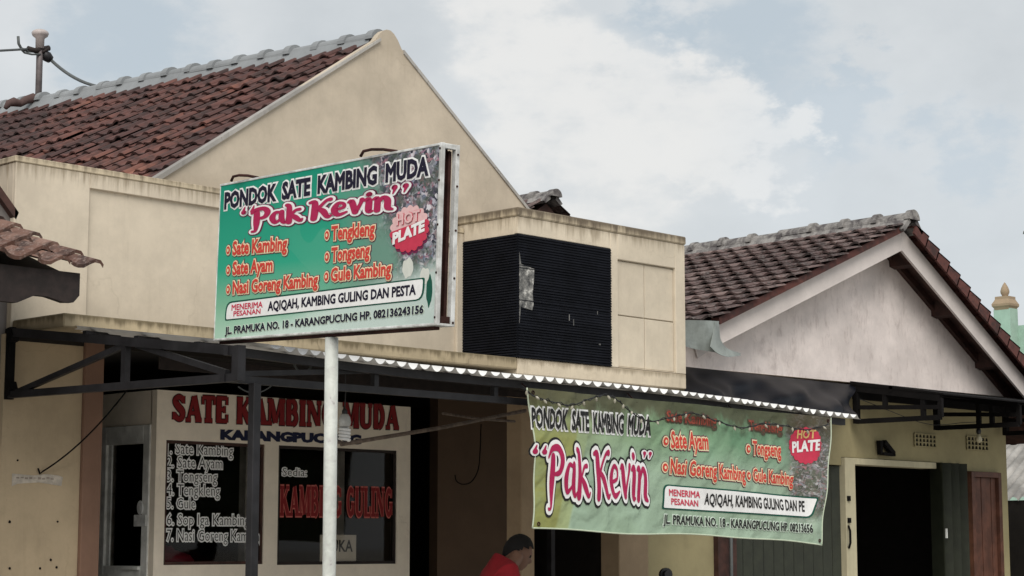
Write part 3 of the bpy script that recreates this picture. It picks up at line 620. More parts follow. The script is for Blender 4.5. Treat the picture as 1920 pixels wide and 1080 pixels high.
# =================================================================== AWNING
awn = thing('awning', 'corrugated white awning on dark iron trusses along the restaurant front', 'awning', (2.8, -2.4, FL))
AX0, AX1 = -0.16, 5.87; AY = -2.5
def az(x): return 2.700 - 0.112 * ((x - 0.0) / 5.93) - 0.012 * math.sin(x * 1.3)
def asheet(x, y):
    k = (az(x) - 1.6) / (AY - CAM.y) * 1.012
    return az(x) + k * (y - AY)
g = MB(); pit = 0.098; SX0 = 0.03; nx = int((AX1 - SX0) / pit * 14)
def corr(u, v):
    x = SX0 + (AX1 - SX0) * u; y = AY - 0.03 + (-0.02 - AY + 0.03) * v
    s = -(max(0, abs(math.sin(math.pi * (x - SX0) / pit)) - 0.22) / 0.78) ** 0.75
    kk = int((x - SX0) / pit); s *= 0.72 + 0.5 * ((kk * 7919 % 31) / 31); y += 0.02 * ((kk // 9) % 2) * (1 - v)
    return (x, y - 0.006 * math.sin(x * 9) * (1 - v), asheet(x, y) + 0.006 + 0.031 * s)
g.grid(nx, 6, corr); build('corrugated_sheet', g, 'sheet', awn, fix=False)
g = MB(); yb_ = AY + 0.11; nb = 12
for i in range(nb):                                        # front beams
    x0 = AX0 + (AX1 - 0.03 - AX0) * i / nb; x1 = AX0 + (AX1 - 0.03 - AX0) * (i + 1) / nb
    g.beam((x0, yb_, asheet(x0, yb_) - 0.06), (x1, yb_, asheet(x1, yb_) - 0.06), 0.04, 0.05)
    if x1 < 4.0: g.beam((x0, yb_ + 0.03, 2.508 - 0.012 * i / nb), (x1, yb_ + 0.03, 2.508 - 0.012 * (i + 1) / nb), 0.04, 0.042)
for x in (0.98, 2.0):
    g.beam((x, yb_ + 0.03, 2.5), (x, yb_ + 0.03, az(x) - 0.06), 0.035, 0.035)
g.beam((-0.1, yb_ + 0.03, 2.535), (0.96, yb_ + 0.03, 2.62), 0.025, 0.03); 
for y in (-1.9, -1.3, -0.75): g.beam((0.0, y, asheet(AX0, y) - 0.05), (AX1 - 0.05, y, asheet(AX1, y) - 0.05), 0.04, 0.045)
build('front_truss', g, 'iron', awn)
g = MB(); xe = -0.13                                        # end truss
wt, wb = Vector((xe + 0.06, -0.01, 2.952)), Vector((xe + 0.06, -0.01, 2.545)); ft, fb = Vector((xe, AY + 0.03, 2.655)), Vector((xe, AY + 0.03, 2.508))
g.beam(wt, ft, 0.045, 0.055); g.beam(wb, fb, 0.045, 0.045); g.beam(ft + Vector((0, 0, 0.03)), fb - Vector((0, 0, 0.02)), 0.055, 0.055)
md = 0.545
mt, mb_ = wt.lerp(ft, md), wb.lerp(fb, md)
g.beam(mt, mb_, 0.04, 0.04); g.beam(wb + Vector((0, -0.1, 0.01)), mt - Vector((0, 0, 0.02)), 0.03, 0.035); g.beam(mt + Vector((0, -0.12, -0.03)), fb + Vector((0, 0.1, 0.03)), 0.03, 0.035)
build('end_truss', g, 'iron', awn)
g = MB(); g.beam(wt + Vector((0, 0, 0.02)), wb - Vector((0, 0, 0.03)), 0.05, 0.05)
for zc in (2.93, 2.58): g.prism([(xe + 0.03, -0.012, zc - 0.05), (xe + 0.03, -0.06, zc - 0.04), (xe + 0.03, -0.075, zc), (xe + 0.03, -0.05, zc + 0.05), (xe + 0.03, -0.012, zc + 0.045)], (0.06, 0, 0))
build('wall_bracket', g, 'iron_black', awn)
pp = P(475, 900, y=AY + 0.10)
g = MB(); g.box(pp.x - 0.026, pp.x + 0.026, AY + 0.075, AY + 0.127, FL, 2.49); build('post', g, 'iron', awn, bevel=0.003)
g = MB(); g.box(0.66, 6.0, -0.63, -0.615, 2.72, 2.80); build('rear_batten', g, 'dark_wood', awn)
for a, c, r in ((P(640, 833, y=-1.4), P(985, 770, y=-0.75), 0.014), (P(628, 828, y=-1.3), P(676, 829, y=-1.2), 0.011), (P(830, 775, y=-1.0), P(965, 790, y=-0.7), 0.010)):
    g = MB(); g.tube([a, a.lerp(c, 0.5) + Vector((0, 0, -0.012)), c], r, 8); build('brace', g, flat('grey_brown_pole', (0.20, 0.15, 0.12), 0.8, 0, 0.5, 20), awn, smooth=True)
def arcwire(px0, py0, px1, py1, sag, y, r, n=12):
    a, c = P(px0, py0, y=y), P(px1, py1, y=y)
    return [a.lerp(c, i / n) + Vector((0, 0, -sag * 4 * (i / n) * (1 - i / n))) for i in range(n + 1)]
g = MB(); g.tube(arcwire(548, 675, 592, 668, 0.09, -2.3, 0.006), 0.006, 6); tag(build('loose_wire', g, 'cable'), 'short grey loop of wire hanging under the awning left of the white pole', 'wire')
g = MB(); g.tube(arcwire(447, 725, 515, 718, 0.045, -2.3, 0.004), 0.004, 6); tag(build('loose_wire', g, 'cable'), 'thin dark wire sagging at the head of the iron awning post', 'wire')
g = MB(); g.tube([Vector(q) for q in catmull([tuple(P(px, py, y=0.72)) for px, py in ((902, 795), (900, 850), (896, 882), (884, 903), (868, 908), (856, 902), (853, 890))], 5)], 0.005, 6); tag(build('loose_wire', g, 'iron_black'), 'dark wire curling down the brown wall under the awning', 'wire')
# hanging lamp
q = P(646, 797, y=-1.9)
lamp = thing('hanging_lamp', 'white spiral lamp hanging on a cord beside the white pole', 'lamp', (q.x, q.y, q.z - 0.06))
g = MB(); g.lathe(q + Vector((0, 0, -0.012)), [(0.026, 0), (0.036, 0.01), (0.040, 0.03), (0.034, 0.06), (0.022, 0.08)], 16); build('lamp_base', g, 'white_paint', lamp, smooth=True)
g = MB()
for k in range(4): g.tube([q + Vector((0.031 * math.cos(i * math.pi / 8), 0.031 * math.sin(i * math.pi / 8), -0.015 - 0.020 * (k + i / 16))) for i in range(17)], 0.0095, 8)
build('lamp_tube', g, 'i_white', lamp, smooth=True)
g = MB(); g.lathe(q + Vector((0, 0, 0.058)), [(0.016, 0), (0.018, 0.03), (0.008, 0.045)], 12); g.tube([q + Vector((0, 0, 0.1)), q + Vector((0.005, 0, 0.2)), q + Vector((0, 0, asheet(q.x, q.y) - q.z - 0.03))], 0.004, 6); build('lamp_cord', g, 'black', lamp)

# small things on the lower wall
g = MB(); a, c = P(238, 732, y=-0.3), P(80, 884, y=-0.012)
g.tube([a.lerp(c, i / 14) + Vector((0, 0, -0.05 * 4 * (i / 14) * (1 - i / 14))) for i in range(15)] + [c + Vector((-0.02, 0, -0.015)), c + Vector((-0.035, 0, 0.02))], 0.006, 6)
tag(build('wall_cable', g, 'iron_black'), 'thin dark cable slanting from the iron truss to a hook on the cream wall', 'cable')
a, c = P(22, 912, y=0), P(118, 892, y=0)
g = MB(); g.prism([(a.x, -0.001, a.z), (a.x + 0.04, -0.001, a.z + 0.018), (a.x + 0.2, -0.001, a.z + 0.03), (c.x - 0.01, -0.001, a.z + 0.01), (c.x, -0.001, c.z - 0.01), (c.x - 0.03, -0.001, c.z), (a.x + 0.25, -0.001, c.z + 0.008), (a.x + 0.16, -0.001, c.z - 0.004), (a.x + 0.0, -0.001, c.z + 0.005)], (0, 0.0025, 0))
pn = thing('torn_notice', 'torn strip of faded paper notice stuck on the lower cream wall', 'notice', (a.x, 0, a.z)); build('sheet', g, 'paper', pn)
g = MB()
for i in range(9):
    x = a.x + 0.03 + i * 0.032; g.box(x, x + 0.022, -0.0022, -0.0014, c.z - 0.026 + 0.004 * math.sin(i * 2.0), c.z - 0.016 + 0.004 * math.sin(i * 3.0))
build('faded_print', g, flat('faded_print', (0.34, 0.28, 0.24), 0.9), pn)
for (px, py) in ((33, 865), (108, 980), (18, 981), (95, 1052), (106, 1066), (18, 1068), (75, 1068)):
    q = P(px, py, y=0.0); k_ = random.uniform(0.7, 1.2); g = MB(); g.lathe(q, [(0.002, 0), (0.008 * k_, 0.004), (0.007, 0.012 * k_), (0.002, 0.016 * k_)], 8); build('nail_hole', g, 'iron_black', rest)

# =================================================================== SIGN ON A POLE
sd = ray(-2069, 814).normalized(); SU = -sd                                   # reading direction of the sign
SV = (Vector((0, 0, 1)) - SU * SU.z).normalized(); SN = SU.cross(SV).normalized()
if SN.dot(CAM - Vector((0, -3, 3))) < 0: SN = -SN
sc0 = P(617, 484, x=-0.2)                                                       # middle of the face
def SP(px, py):
    d = ray(px, py); t = (sc0 - CAM).dot(SN) / d.dot(SN); return CAM + d * t
def suv(px, py): q = SP(px, py) - sc0; return q.dot(SU), q.dot(SV)
tl, tr, bl, br = suv(410, 350), suv(828, 272), suv(407, 635), suv(820, 605)
print('SIGN', tl, tr, bl, br)
U0, U1 = (tl[0] + bl[0]) / 2, (tr[0] + br[0]) / 2; V0, V1 = (bl[1] + br[1]) / 2, (tl[1] + tr[1]) / 2
def S3(u, v, l=0.0): return sc0 + SU * u + SV * v + SN * l
sign = thing('signboard', 'green and white printed restaurant sign with black heading on a white pole', 'signboard', (sc0.x + 0.02, sc0.y, FL))
g = MB(); g.grid(24, 12, lambda a, c: S3(U0 + (U1 - U0) * a, V0 + (V1 - V0) * c, 0.0), uv=True)
face = build('sign_face', g, 'print', sign, fix=False)
D = 0.105
g = MB()
def sbox(u0, u1, v0, v1, l0, l1): g.prism([S3(u0, v0, l0), S3(u1, v0, l0), S3(u1, v1, l0), S3(u0, v1, l0)], SN * (l1 - l0))
e = 0.022
sbox(U0 - 0.008, U1 + 0.0, V1, V1 + 0.012, -D, 0.004); sbox(U0 - 0.008, U1, V0 - 0.012, V0, -D, 0.003); sbox(U0 - 0.008, U0 - 0.0005, V0, V1, -D, 0.003)
sbox(U1 - 0.012, U1 + 0.006, V0 - 0.012, V1 + 0.012, -0.016, 0.009); sbox(U1 - 0.03, U1 + 0.004, V0 - 0.012, V1 + 0.012, -D - 0.004, -D + 0.020)
sbox(U1 - 0.02, U1 + 0.002, V1 - 0.014, V1 + 0.010, -D + 0.02, -0.016)
build('sign_frame', g, 'white_paint', sign, bevel=0.002)
g = MB(); sbox(U0 + 0.01, U1 - 0.06, V0 + 0.01, V1 - 0.01, -D + 0.006, -D + 0.012); sbox(U1 - 0.07, U1 - 0.05, V0, V1, -D * 0.7, -D * 0.25)
sbox(U1 - 0.03, U1 - 0.004, V0 - 0.004, V0 + 0.035, -D + 0.022, -0.02); sbox(U1 - 0.06, U1 - 0.03, V0 + 0.02, V1 - 0.02, -D + 0.022, -D + 0.04)
sbox(U0, U1 - 0.06, V0 - 0.028, V0 - 0.0125, -D * 0.62, -D * 0.3)
build('inner_frame', g, 'rust', sign)
for v_ in [V0 + (V1 - V0) * k for k in (0.03, 0.28, 0.55, 0.80, 0.98)]:
    q = S3(U1 - 0.004, v_, 0.009); g = MB(); g.prism([q + SU * 0.006 * math.cos(k) + SV * 0.006 * math.sin(k) for k in [i * math.pi / 4 for i in range(8)]], SN * 0.003); build('screw', g, 'rust', sign)
    q = S3(U1 + 0.004, v_ - 0.02, -D + 0.009); g = MB(); g.prism([q + SN * 0.006 * math.cos(k) + SV * 0.006 * math.sin(k) for k in [i * math.pi / 4 for i in range(8)]], SU * 0.003); build('screw', g, 'rust', sign)
# pole
pt = SP(608, 632) - SN * D * 0.45; pb = P(617, 1080, x=pt.x); 
g = MB(); kx = (pb.x - pt.x) / (pb.z - pt.z); ky = (pb.y - pt.y) / (pb.z - pt.z)
g.tube([(pt.x + kx * (z - pt.z), pt.y + ky * (z - pt.z), z) for z in (FL, 1.0, 1.8, pt.z + 0.0)], 0.035, 20); build('pole', g, 'pole_paint', sign, smooth=True)
# lamp rods on the top edge
for (x0, y0, x1, y1) in ((440, 343, 478, 335), (690, 290, 738, 286)):
    a = SP(x1, y1 + 4) + SN * -0.02; c = SP(x0, y0) + SN * 0.22
    k_ = 1.0 if x0 < 500 else 1.25
    g = MB(); g.tube([a, a + SV * 0.02, a - SU * 0.06 * k_ + SV * 0.034 + SN * 0.03, a - SU * 0.12 * k_ + SV * 0.040 + SN * 0.05, a - SU * 0.165 * k_ + SV * 0.036 + SN * 0.06, a - SU * 0.185 * k_ + SV * 0.012 + SN * 0.06], 0.008, 8)
    build('lamp_rod', g, 'rust', sign, smooth=True)
# sign lettering; boxes read off the face in face coordinates
def c2(x, y): return suv(400 + x / 2.769, 260 + y / 2.769)
def tf(lx, lb, rx, rb, lt, M_=c2):
    a, c, t_ = M_(lx, lb), M_(rx, rb), M_(lx, lt)
    return lambda u, v, l: S3(a[0] + (c[0] - a[0]) * u + (t_[0] - a[0]) * v * 0, a[1] + (c[1] - a[1]) * u + (t_[1] - a[1]) * v, l)
g = MB(); put_text(g, 'PONDOK  SATE  KAMBING  MUDA', tf(62, 363, 1115, 187, 285), [(0, 0.0, 0.125, 0.0015), (1, 0.0, 0.05, 0.0045)]); build('heading_lettering', g, ['i_white', 'i_navy'], face, fix=False)
g = MB(); nf = tf(205, 458, 935, 362, 372)
LY = [(0, 0.175, 0.0015), (1, 0.12, 0.004), (2, 0.02, 0.0065)]
put_name(g, 'Pak Kevin', nf, LY)
marks(g, -0.035, 0.93, 0.065 * 1, lambda a, b_, l: nf(a, 0.93 + (b_ - 0.93) * 6.5, l), [(0, 0.022, 0.0015), (1, 0.014, 0.004), (2, 0, 0.0065)])
marks(g, 1.045, 1.12, 0.065 * 1, lambda a, b_, l: nf(a, 1.12 + (b_ - 1.12) * 6.5, l), [(0, 0.022, 0.0015), (1, 0.014, 0.004), (2, 0, 0.0065)], -1)
build('name_lettering', g, ['i_plum', 'i_white', 'i_crimson'], face, fix=False)
g = MB(); MENU = [('Sate Kambing', 105, 603, 385, 577, 537), ('Sate Ayam', 105, 706, 310, 686, 643), ('Nasi Goreng Kambing', 105, 806, 545, 764, 744),
                  ('Tengkleng', 618, 526, 840, 500, 458), ('Tongseng', 618, 639, 814, 612, 570), ('Gule Kambing', 615, 740, 925, 707, 675)]
ML = [(0, 0.0, 0.135, 0.0015), (1, 0.0, 0.098, 0.004), (2, 0.0, 0.034, 0.0065)]
for s_, lx, lb, rx, rb, lt in MENU:
    f_ = tf(lx, lb, rx, rb, lt); put_text(g, s_, f_, ML)
    bx, by = lx - 25, (lb * 0.6 + lt * 0.4) + 3; cu, cv = c2(bx, by); k_ = (0.012)
    for mi, ra, lf in ((0, 0.034, 0.002), (1, 0.030, 0.0035), (2, 0.0225, 0.005), (1, 0.010, 0.0065)):
        g.mi = mi; g.poly([S3(cu + ra * 0.85 * math.cos(j * math.pi / 8), cv + ra * math.sin(j * math.pi / 8), lf) for j in range(16)])
build('menu_lettering', g, ['i_plum', 'i_cream', 'i_red'], face, fix=False)
def rbox(mi, q, lift, r=0.03, M_=c2, S_=S3):
    (u0, v0), (u1, v1), (u2, v2), (u3, v3) = [M_(*p) for p in q]      # bl, br, tr, tl
    out = []
    for i, (pu, pv, au, av, bu, bv) in enumerate(((u0, v0, u3, v3, u1, v1), (u1, v1, u0, v0, u2, v2), (u2, v2, u1, v1, u3, v3), (u3, v3, u2, v2, u0, v0))):
        A_ = Vector((au - pu, av - pv)).normalized() * (r if i in (1, 3) else r * 0.25); B_ = Vector((bu - pu, bv - pv)).normalized() * (r if i in (1, 3) else r * 0.25)
        for j in range(5):
            t_ = j / 4; q_ = Vector((pu, pv)) + A_ * (1 - t_) ** 2 + B_ * t_ ** 2; out.append(S_(q_.x, q_.y, lift))
    g.mi = mi; g.poly(out)
g = MB(); rbox(0, [(60, 946), (1093, 838), (1100, 720), (66, 848)], 0.0012, 0.06); rbox(1, [(68, 939), (1085, 832), (1091, 729), (74, 856)], 0.003, 0.052)
for s_, lx, lb, rx, rb, lt in (('MENERIMA', 98, 892, 258, 875, 863), ('PESANAN', 108, 922, 247, 908, 897)):
    put_text(g, s_, tf(lx, lb, rx, rb, lt), [(2, 0.0, 0.024, 0.0045)])
put_text(g, 'AQIQAH, KAMBING GULING DAN PESTA', tf(287, 893, 1052, 808, 848), [(3, 0.0, 0.036, 0.0045)])
build('order_lettering', g, ['i_green', 'i_white', 'i_badge', 'i_navy'], face, fix=False)
g = MB(); put_text(g, 'JL. PRAMUKA NO. 18 - KARANGPUCUNG HP. 082136243156', tf(64, 1015, 1092, 905, 980), [(0, 0.0, 0.095, 0.0012), (1, 0.0, 0.036, 0.004)]); build('address_lettering', g, ['i_mint', 'i_navy'], face, fix=False)
# scalloped badge
g = MB(); bc = c2(1020, 468); ux = c2(1125, 455)[0] - bc[0]; uy = c2(1020, 345)[1] - bc[1]
def badge(mi, s_, lift, cut=None, n=18, dx=0, dy=0):
    pts = []
    for j in range(n * 8):
        a = 2 * math.pi * j / (n * 8); r = 0.90 + 0.10 * abs(math.sin(a * n / 2))
        pts.append([bc[0] + dx + ux * s_ * r * math.cos(a), bc[1] + dy + uy * s_ * r * math.sin(a)])
    if cut is not None:
        pts = [p for p in pts if (p[1] - bc[1]) < cut + (p[0] - bc[0]) * 0.16]
    g.mi = mi; g.poly([S3(u, v, lift) for u, v in pts])
badge(2, 1.0, 0.001, dx=0.004, dy=-0.014); badge(0, 1.0, 0.0025); badge(1, 1.0, 0.004, cut=0.02)
put_text(g, 'HOT', tf(958, 450, 1075, 425, 398), [(1, 0.0, 0.055, 0.0055), (0, 0.0, 0.03, 0.008)]); put_text(g, 'PLATE', tf(938, 547, 1098, 478, 495), [(3, 0.0, 0.06, 0.0065)])
build('badge', g, ['i_pink', 'i_badge', 'i_plum', 'i_white'], face, fix=False)
g = MB()                                                     # pale garnish printed in the lower right corner
for (x, y, rx, ry, mi) in ((1010, 672, 45, 52, 0), (1098, 712, 38, 42, 0), (1122, 790, 24, 78, 1)):
    cu, cv = c2(x, y); g.mi = mi; g.poly([S3(cu + rx * 0.00075 * 1.35 * math.cos(j * math.pi / 18) * (1 + 0.16 * math.sin(j * 0.7 + x) * math.sin(j * math.pi / 18)), cv + ry * 0.00095 * math.sin(j * math.pi / 18) * (1 + 0.14 * math.cos(j * 0.9 + y) * math.sin(j * math.pi / 18)), 0.0006 + mi * 0.0003) for j in range(36)])
build('printed_garnish', g, [ink('printed_cream', (0.66, 0.68, 0.62)), 'i_green'], face, fix=False)

# =================================================================== BANNER
BY = -2.505
ban = thing('banner', 'green cloth banner with the restaurant menu hung under the corrugated awning edge', 'banner', (3.6, BY, 2.6))
bq = [P(982, 727, y=BY), P(1557, 783, y=BY), P(1541, 1013, y=BY), P(1001, 990, y=BY)]   # tl tr br bl
BX0, BX1 = bq[0].x, bq[1].x
def bedge(a, v):            # a 0..1 across, v 0 bottom..1 top
    top = bq[0].lerp(bq[1], a); bot = bq[3].lerp(bq[2], a)
    zb = bot.z - (0.007 * math.sin(a * 7.0) - 0.006 * math.sin(a * 16)) - (0.03 * a ** 3)
    x = bot.x + (top.x - bot.x) * v; 
    if a < 0.5: x += -0.055 * (1 - a * 2) ** 3 * math.sin(v * math.pi * 0.9) * -1.0
    return Vector((x, 0, zb + (top.z - zb) * v))
def bdisp(x, z):
    y = 0.014 * math.sin(4.2 * x + 3.0 * z) + 0.006 * math.sin(7.0 * x + 15.0 * z + 1.0 + 1.2 * math.sin(2 * x)) + 0.002 * math.sin(17 * x - 12.0 * z)
    tw = max(0, z - 2.30) / 0.3
    y += 0.005 * tw * math.sin(24 * x) + 0.002 * tw * math.sin(41 * x + 2 + 6 * z)
    xr = (x - (BX1 - 0.22)); y -= 0.02 * math.exp(-(xr / 0.06) ** 2)
    return y
def B3(x, z, l=0.0): return Vector((x, BY + bdisp(x, z) - l, z))
g = MB()
def bfn(a, c):
    p = bedge(a, c); return B3(p.x, p.z)
g.grid(180, 56, bfn, uv=True); cloth = build('cloth', g, 'banner', ban, smooth=True, fix=False)
def densify(mb, lim=0.014):
    for _ in range(8):
        es = [e for e in mb.b.edges if e.calc_length() > lim]
        if not es: break
        bmesh.ops.triangulate(mb.b, faces=[f for f in mb.b.faces if len(f.verts) > 4])
        es = [e for e in mb.b.edges if e.calc_length() > lim]
        bmesh.ops.subdivide_edges(mb.b, edges=es, cuts=1)
def flatfn(lx, lb, rx, rb, lt, M_):
    a, c, t_ = M_(lx, lb), M_(rx, rb), M_(lx, lt)
    return lambda u, v, l: (a[0] + (c[0] - a[0]) * u, -l, a[1] + (c[1] - a[1]) * u + (t_[1] - a[1]) * v)
def drape(mb):
    densify(mb)
    for v in mb.b.verts: v.co = B3(v.co.x, v.co.z, -v.co.y * 0.85)
def c7(x, y): q = P(760 + x / 2.454, 640 + y / 2.454, y=BY); return q.x, q.z
def c8(x, y): q = P(1200 + x / 2.667, 680 + y / 2.667, y=BY); return q.x, q.z
g = MB(); put_text(g, 'PONDOK  SATE  KAMBING  MUDA', flatfn(577, 393, 1126, 430, 308, c7), [(0, 0.0, 0.11, 0.004), (1, 0.0, 0.036, 0.012)]); drape(g); build('heading_lettering', g, ['i_white', 'i_shade'], cloth, fix=False)
g = MB(); nf2 = flatfn(652, 706, 1120, 726, 490, c7); LB = [(0, 0.13, 0.004), (1, 0.075, 0.008), (2, -0.015, 0.012)]
put_name(g, 'Pak Kevin', nf2, LB)
marks(g, -0.085, 0.90, 0.075, lambda a, b_, l: nf2(a, 0.9 + (b_ - 0.9) * 2.4, l), [(0, 0.03, 0.004), (1, 0.016, 0.008), (2, 0, 0.012)])
marks(g, 1.0, 1.03, 0.055, lambda a, b_, l: nf2(a, 1.03 + (b_ - 1.03) * 2.4, l), [(0, 0.026, 0.004), (1, 0.014, 0.008), (2, 0, 0.012)], -1)
drape(g); build('name_lettering', g, ['i_shade', 'i_white', 'i_crimson'], cloth, fix=False)
MB8 = [('Sate Kambing', 128, 290, 373, 318, 240), ('Tengkleng', 552, 333, 714, 352, 288), ('Sate Ayam', 150, 425, 332, 433, 345), ('Tongseng', 562, 458, 704, 470, 392),
       ('Nasi Goreng Kambing', 155, 552, 520, 592, 482), ('Gule Kambing', 567, 590, 766, 612, 530)]
BL = [(0, 0.0, 0.13, 0.004), (1, 0.0, 0.09, 0.008), (2, 0.0, 0.024, 0.012)]
g = MB(); gs = MB()
for k, (s_, lx, lb, rx, rb, lt) in enumerate(MB8):
    h = gs if k < 2 else g
    put_text(h, s_, flatfn(lx, lb, rx, rb, lt, c8), BL if k > 1 else [(0, 0.02, 0.11, 0.004), (1, 0.03, 0.0, 0.009)])
    cu, cv = c8(lx - 24, lb * 0.6 + lt * 0.4)
    if k > 1:
        for mi, ra, lf in ((0, 0.042, 0.004), (1, 0.038, 0.007), (2, 0.028, 0.010), (1, 0.012, 0.013)):
            h.mi = mi; h.poly([(cu + ra * 0.9 * math.cos(j * math.pi / 8), -lf, cv + ra * math.sin(j * math.pi / 8)) for j in range(16)])
drape(g); build('menu_lettering', g, ['i_plum', 'i_cream', 'i_red'], cloth, fix=False)
drape(gs); build('faded_menu_lettering', gs, [flat('sooted_outline', (0.10, 0.075, 0.045), 0.7), flat('sooted_red', (0.36, 0.07, 0.04), 0.7, 0, 0.6, 25)], cloth, fix=False)
g = MB(); b3 = lambda u, v, l: (u, -l, v)
rbox(0, [(114, 732), (862, 778), (882, 674), (118, 606)], 0.004, 0.06, c8, b3); rbox(1, [(121, 725), (855, 770), (874, 681), (125, 614)], 0.008, 0.05, c8, b3)
for s_, lx, lb, rx, rb, lt in (('MENERIMA', 146, 664, 296, 676, 632), ('PESANAN', 157, 708, 288, 719, 678)): put_text(g, s_, flatfn(lx, lb, rx, rb, lt, c8), [(2, 0.0, 0.022, 0.012)])
put_text(g, 'AQIQAH, KAMBING GULING DAN PE', flatfn(320, 708, 828, 744, 654, c8), [(3, 0.0, 0.024, 0.012)]); drape(g)
build('order_lettering', g, ['i_green', 'i_white', 'i_badge', 'i_shade'], cloth, fix=False)
g = MB(); put_text(g, 'JL. PRAMUKA NO. 18 - KARANGPUCUNG HP. 08213656', flatfn(125, 803, 860, 850, 760, c8), [(0, 0.0, 0.11, 0.004), (1, 0.0, 0.024, 0.010)]); drape(g); build('address_lettering', g, ['i_mint', 'i_shade'], cloth, fix=False)
g = MB(); (bu, bv) = c8(822, 415); ra = c8(895, 415)[0] - bu; rb_ = c8(822, 322)[1] - bv
g.mi = 0; g.poly([(bu + ra * (0.92 + 0.08 * abs(math.sin(9 * j * math.pi / 72))) * math.cos(j * math.pi / 72), -0.005, bv + rb_ * (0.92 + 0.08 * abs(math.sin(9 * j * math.pi / 72))) * math.sin(j * math.pi / 72)) for j in range(144)])
put_text(g, 'HOT', flatfn(785, 378, 858, 378, 338, c8), [(1, 0.0, 0.03, 0.009)]); put_text(g, 'PLATE', flatfn(765, 448, 880, 436, 398, c8), [(2, 0.0, 0.045, 0.009)])
drape(g); build('badge', g, ['i_badge', 'i_yel', 'i_white'], cloth, fix=False)
g = MB()
for a in (0.015, 0.985):
    for v_ in (0.03, 0.97):
        p = bedge(a, v_); g.tube([B3(p.x, p.z, 0.004) + Vector((0.011 * math.cos(k * math.pi / 6), 0, 0.011 * math.sin(k * math.pi / 6))) for k in range(13)], 0.004, 5)
for a in (0.015, 0.33, 0.66, 0.985):
    p = bedge(a, 0.97); g.tube([B3(p.x, p.z, 0.0), (p.x, BY + 0.09, az(p.x) - 0.04)], 0.004, 5)
build('eyelet', g, 'rust', ban)
g = MB(); 
for (a0, v0_, a1, v1_) in ((0.0, 0.0, 1.0, 0.0), (0.0, 0.0, 0.0, 1.0), (1.0, 0.0, 1.0, 1.0)):
    g.tube([B3(bedge(a0 + (a1 - a0) * i / 60, v0_ + (v1_ - v0_) * i / 60).x, bedge(a0 + (a1 - a0) * i / 60, v0_ + (v1_ - v0_) * i / 60).z, 0.0) for i in range(61)], 0.0055, 6)
build('hem', g, ink('pale_hem', (0.55, 0.62, 0.48)), ban, smooth=True)
# string of small lights drooping over the banner
sl_ = thing('string_lights', 'dark string of tiny clear bulbs drooping along the top of the green banner', 'string lights', (3.6, -2.5, 2.6))
ctl = [(980, 728), (1000, 742), (1030, 752), (1070, 760), (1105, 748), (1135, 741), (1160, 752), (1180, 770), (1215, 790), (1260, 782), (1300, 775), (1345, 790), (1390, 802), (1430, 795), (1470, 798), (1510, 806), (1553, 796)]
wp = [P(px, py, y=BY - 0.045) for px, py in ctl]; wpc = [Vector(p) for p in catmull([tuple(p) for p in wp], 6)]
g = MB(); g.tube(wpc, 0.0045, 5); g.tube([p + Vector((0.01 * math.sin(i * 1.3), -0.006, 0.012 * math.cos(i * 1.7))) for i, p in enumerate(wpc)], 0.003, 5); build('cord', g, 'black', sl_)
bp = wpc[2::4]
proto = None
for i, p in enumerate(bp):
    if proto is None:
        g = MB(); g.lathe((0, 0, 0), [(0.003, 0.0), (0.008, -0.008), (0.009, -0.02), (0.003, -0.032)][::-1], 8)
        o = bpy.data.objects.new('bulb', bpy.data.meshes.new('bulb')); g.b.to_mesh(o.data); g.b.free(); o.data.materials.append(flat('bulb_glass', (0.35, 0.33, 0.26), 0.25)); proto = o
    else: o = proto.copy()
    COL.objects.link(o); o.parent = sl_; o.location = p - sl_.location + Vector((0.01 * math.sin(i * 2.1), -0.012, -0.003)); o.rotation_euler = (random.uniform(-0.7, 0.7), random.uniform(-0.7, 0.7), 0)
# =================================================================== HOUSE ON THE RIGHT
hs = thing('house', 'house with stained white gable, white bargeboards and an olive yellow front wall', 'house', (10.0, 2.0, FL))
HY0 = 0.2; BAR = -0.15
pk = P(1690, 428, y=BAR)                                     # top of the bargeboard peak
lf = P(1352, 598, y=BAR); rf = P(1920, 706, y=BAR)
sl_l = (pk.z - lf.z) / (pk.x - lf.x); sl_r = (pk.z - rf.z) / (rf.x - pk.x)
XR = 13.35                                                   # right eave
def hzl(x): return pk.z - (pk.x - x) * sl_l
def hzr(x): return pk.z - (x - pk.x) * sl_r
gx0, gx1 = 6.2, 12.895
gb0, gb1 = 3.205, 3.25
g = MB()
g.prism([(gx0, HY0, gb0), (gx1, HY0, gb1), (gx1, HY0, max(gb1 + 0.01, hzr(gx1) - 0.06)), (pk.x, HY0, pk.z - 0.07), (7.0, HY0, hzl(7.0) - 0.07), (gx0, HY0, hzl(7.0) - 0.2)], (0, 0.15, 0)); build('gable_wall', g, 'gable_white', hs)
g = MB()
bh = 0.225
e0 = 6.99
g.prism([(e0, BAR, hzl(e0)), (pk.x - 0.001, BAR, pk.z), (pk.x - 0.001, BAR, pk.z - bh - 0.01), (e0 + 0.03, BAR, hzl(e0) - bh * 0.98)], (0, 0.03, 0))
g.prism([(pk.x + 0.001, BAR, pk.z), (XR, BAR, hzr(XR)), (XR, BAR, hzr(XR) - bh), (pk.x + 0.001, BAR, pk.z - bh - 0.01)], (0, 0.03, 0))
build('bargeboard', g, 'barge', hs, bevel=0.003)
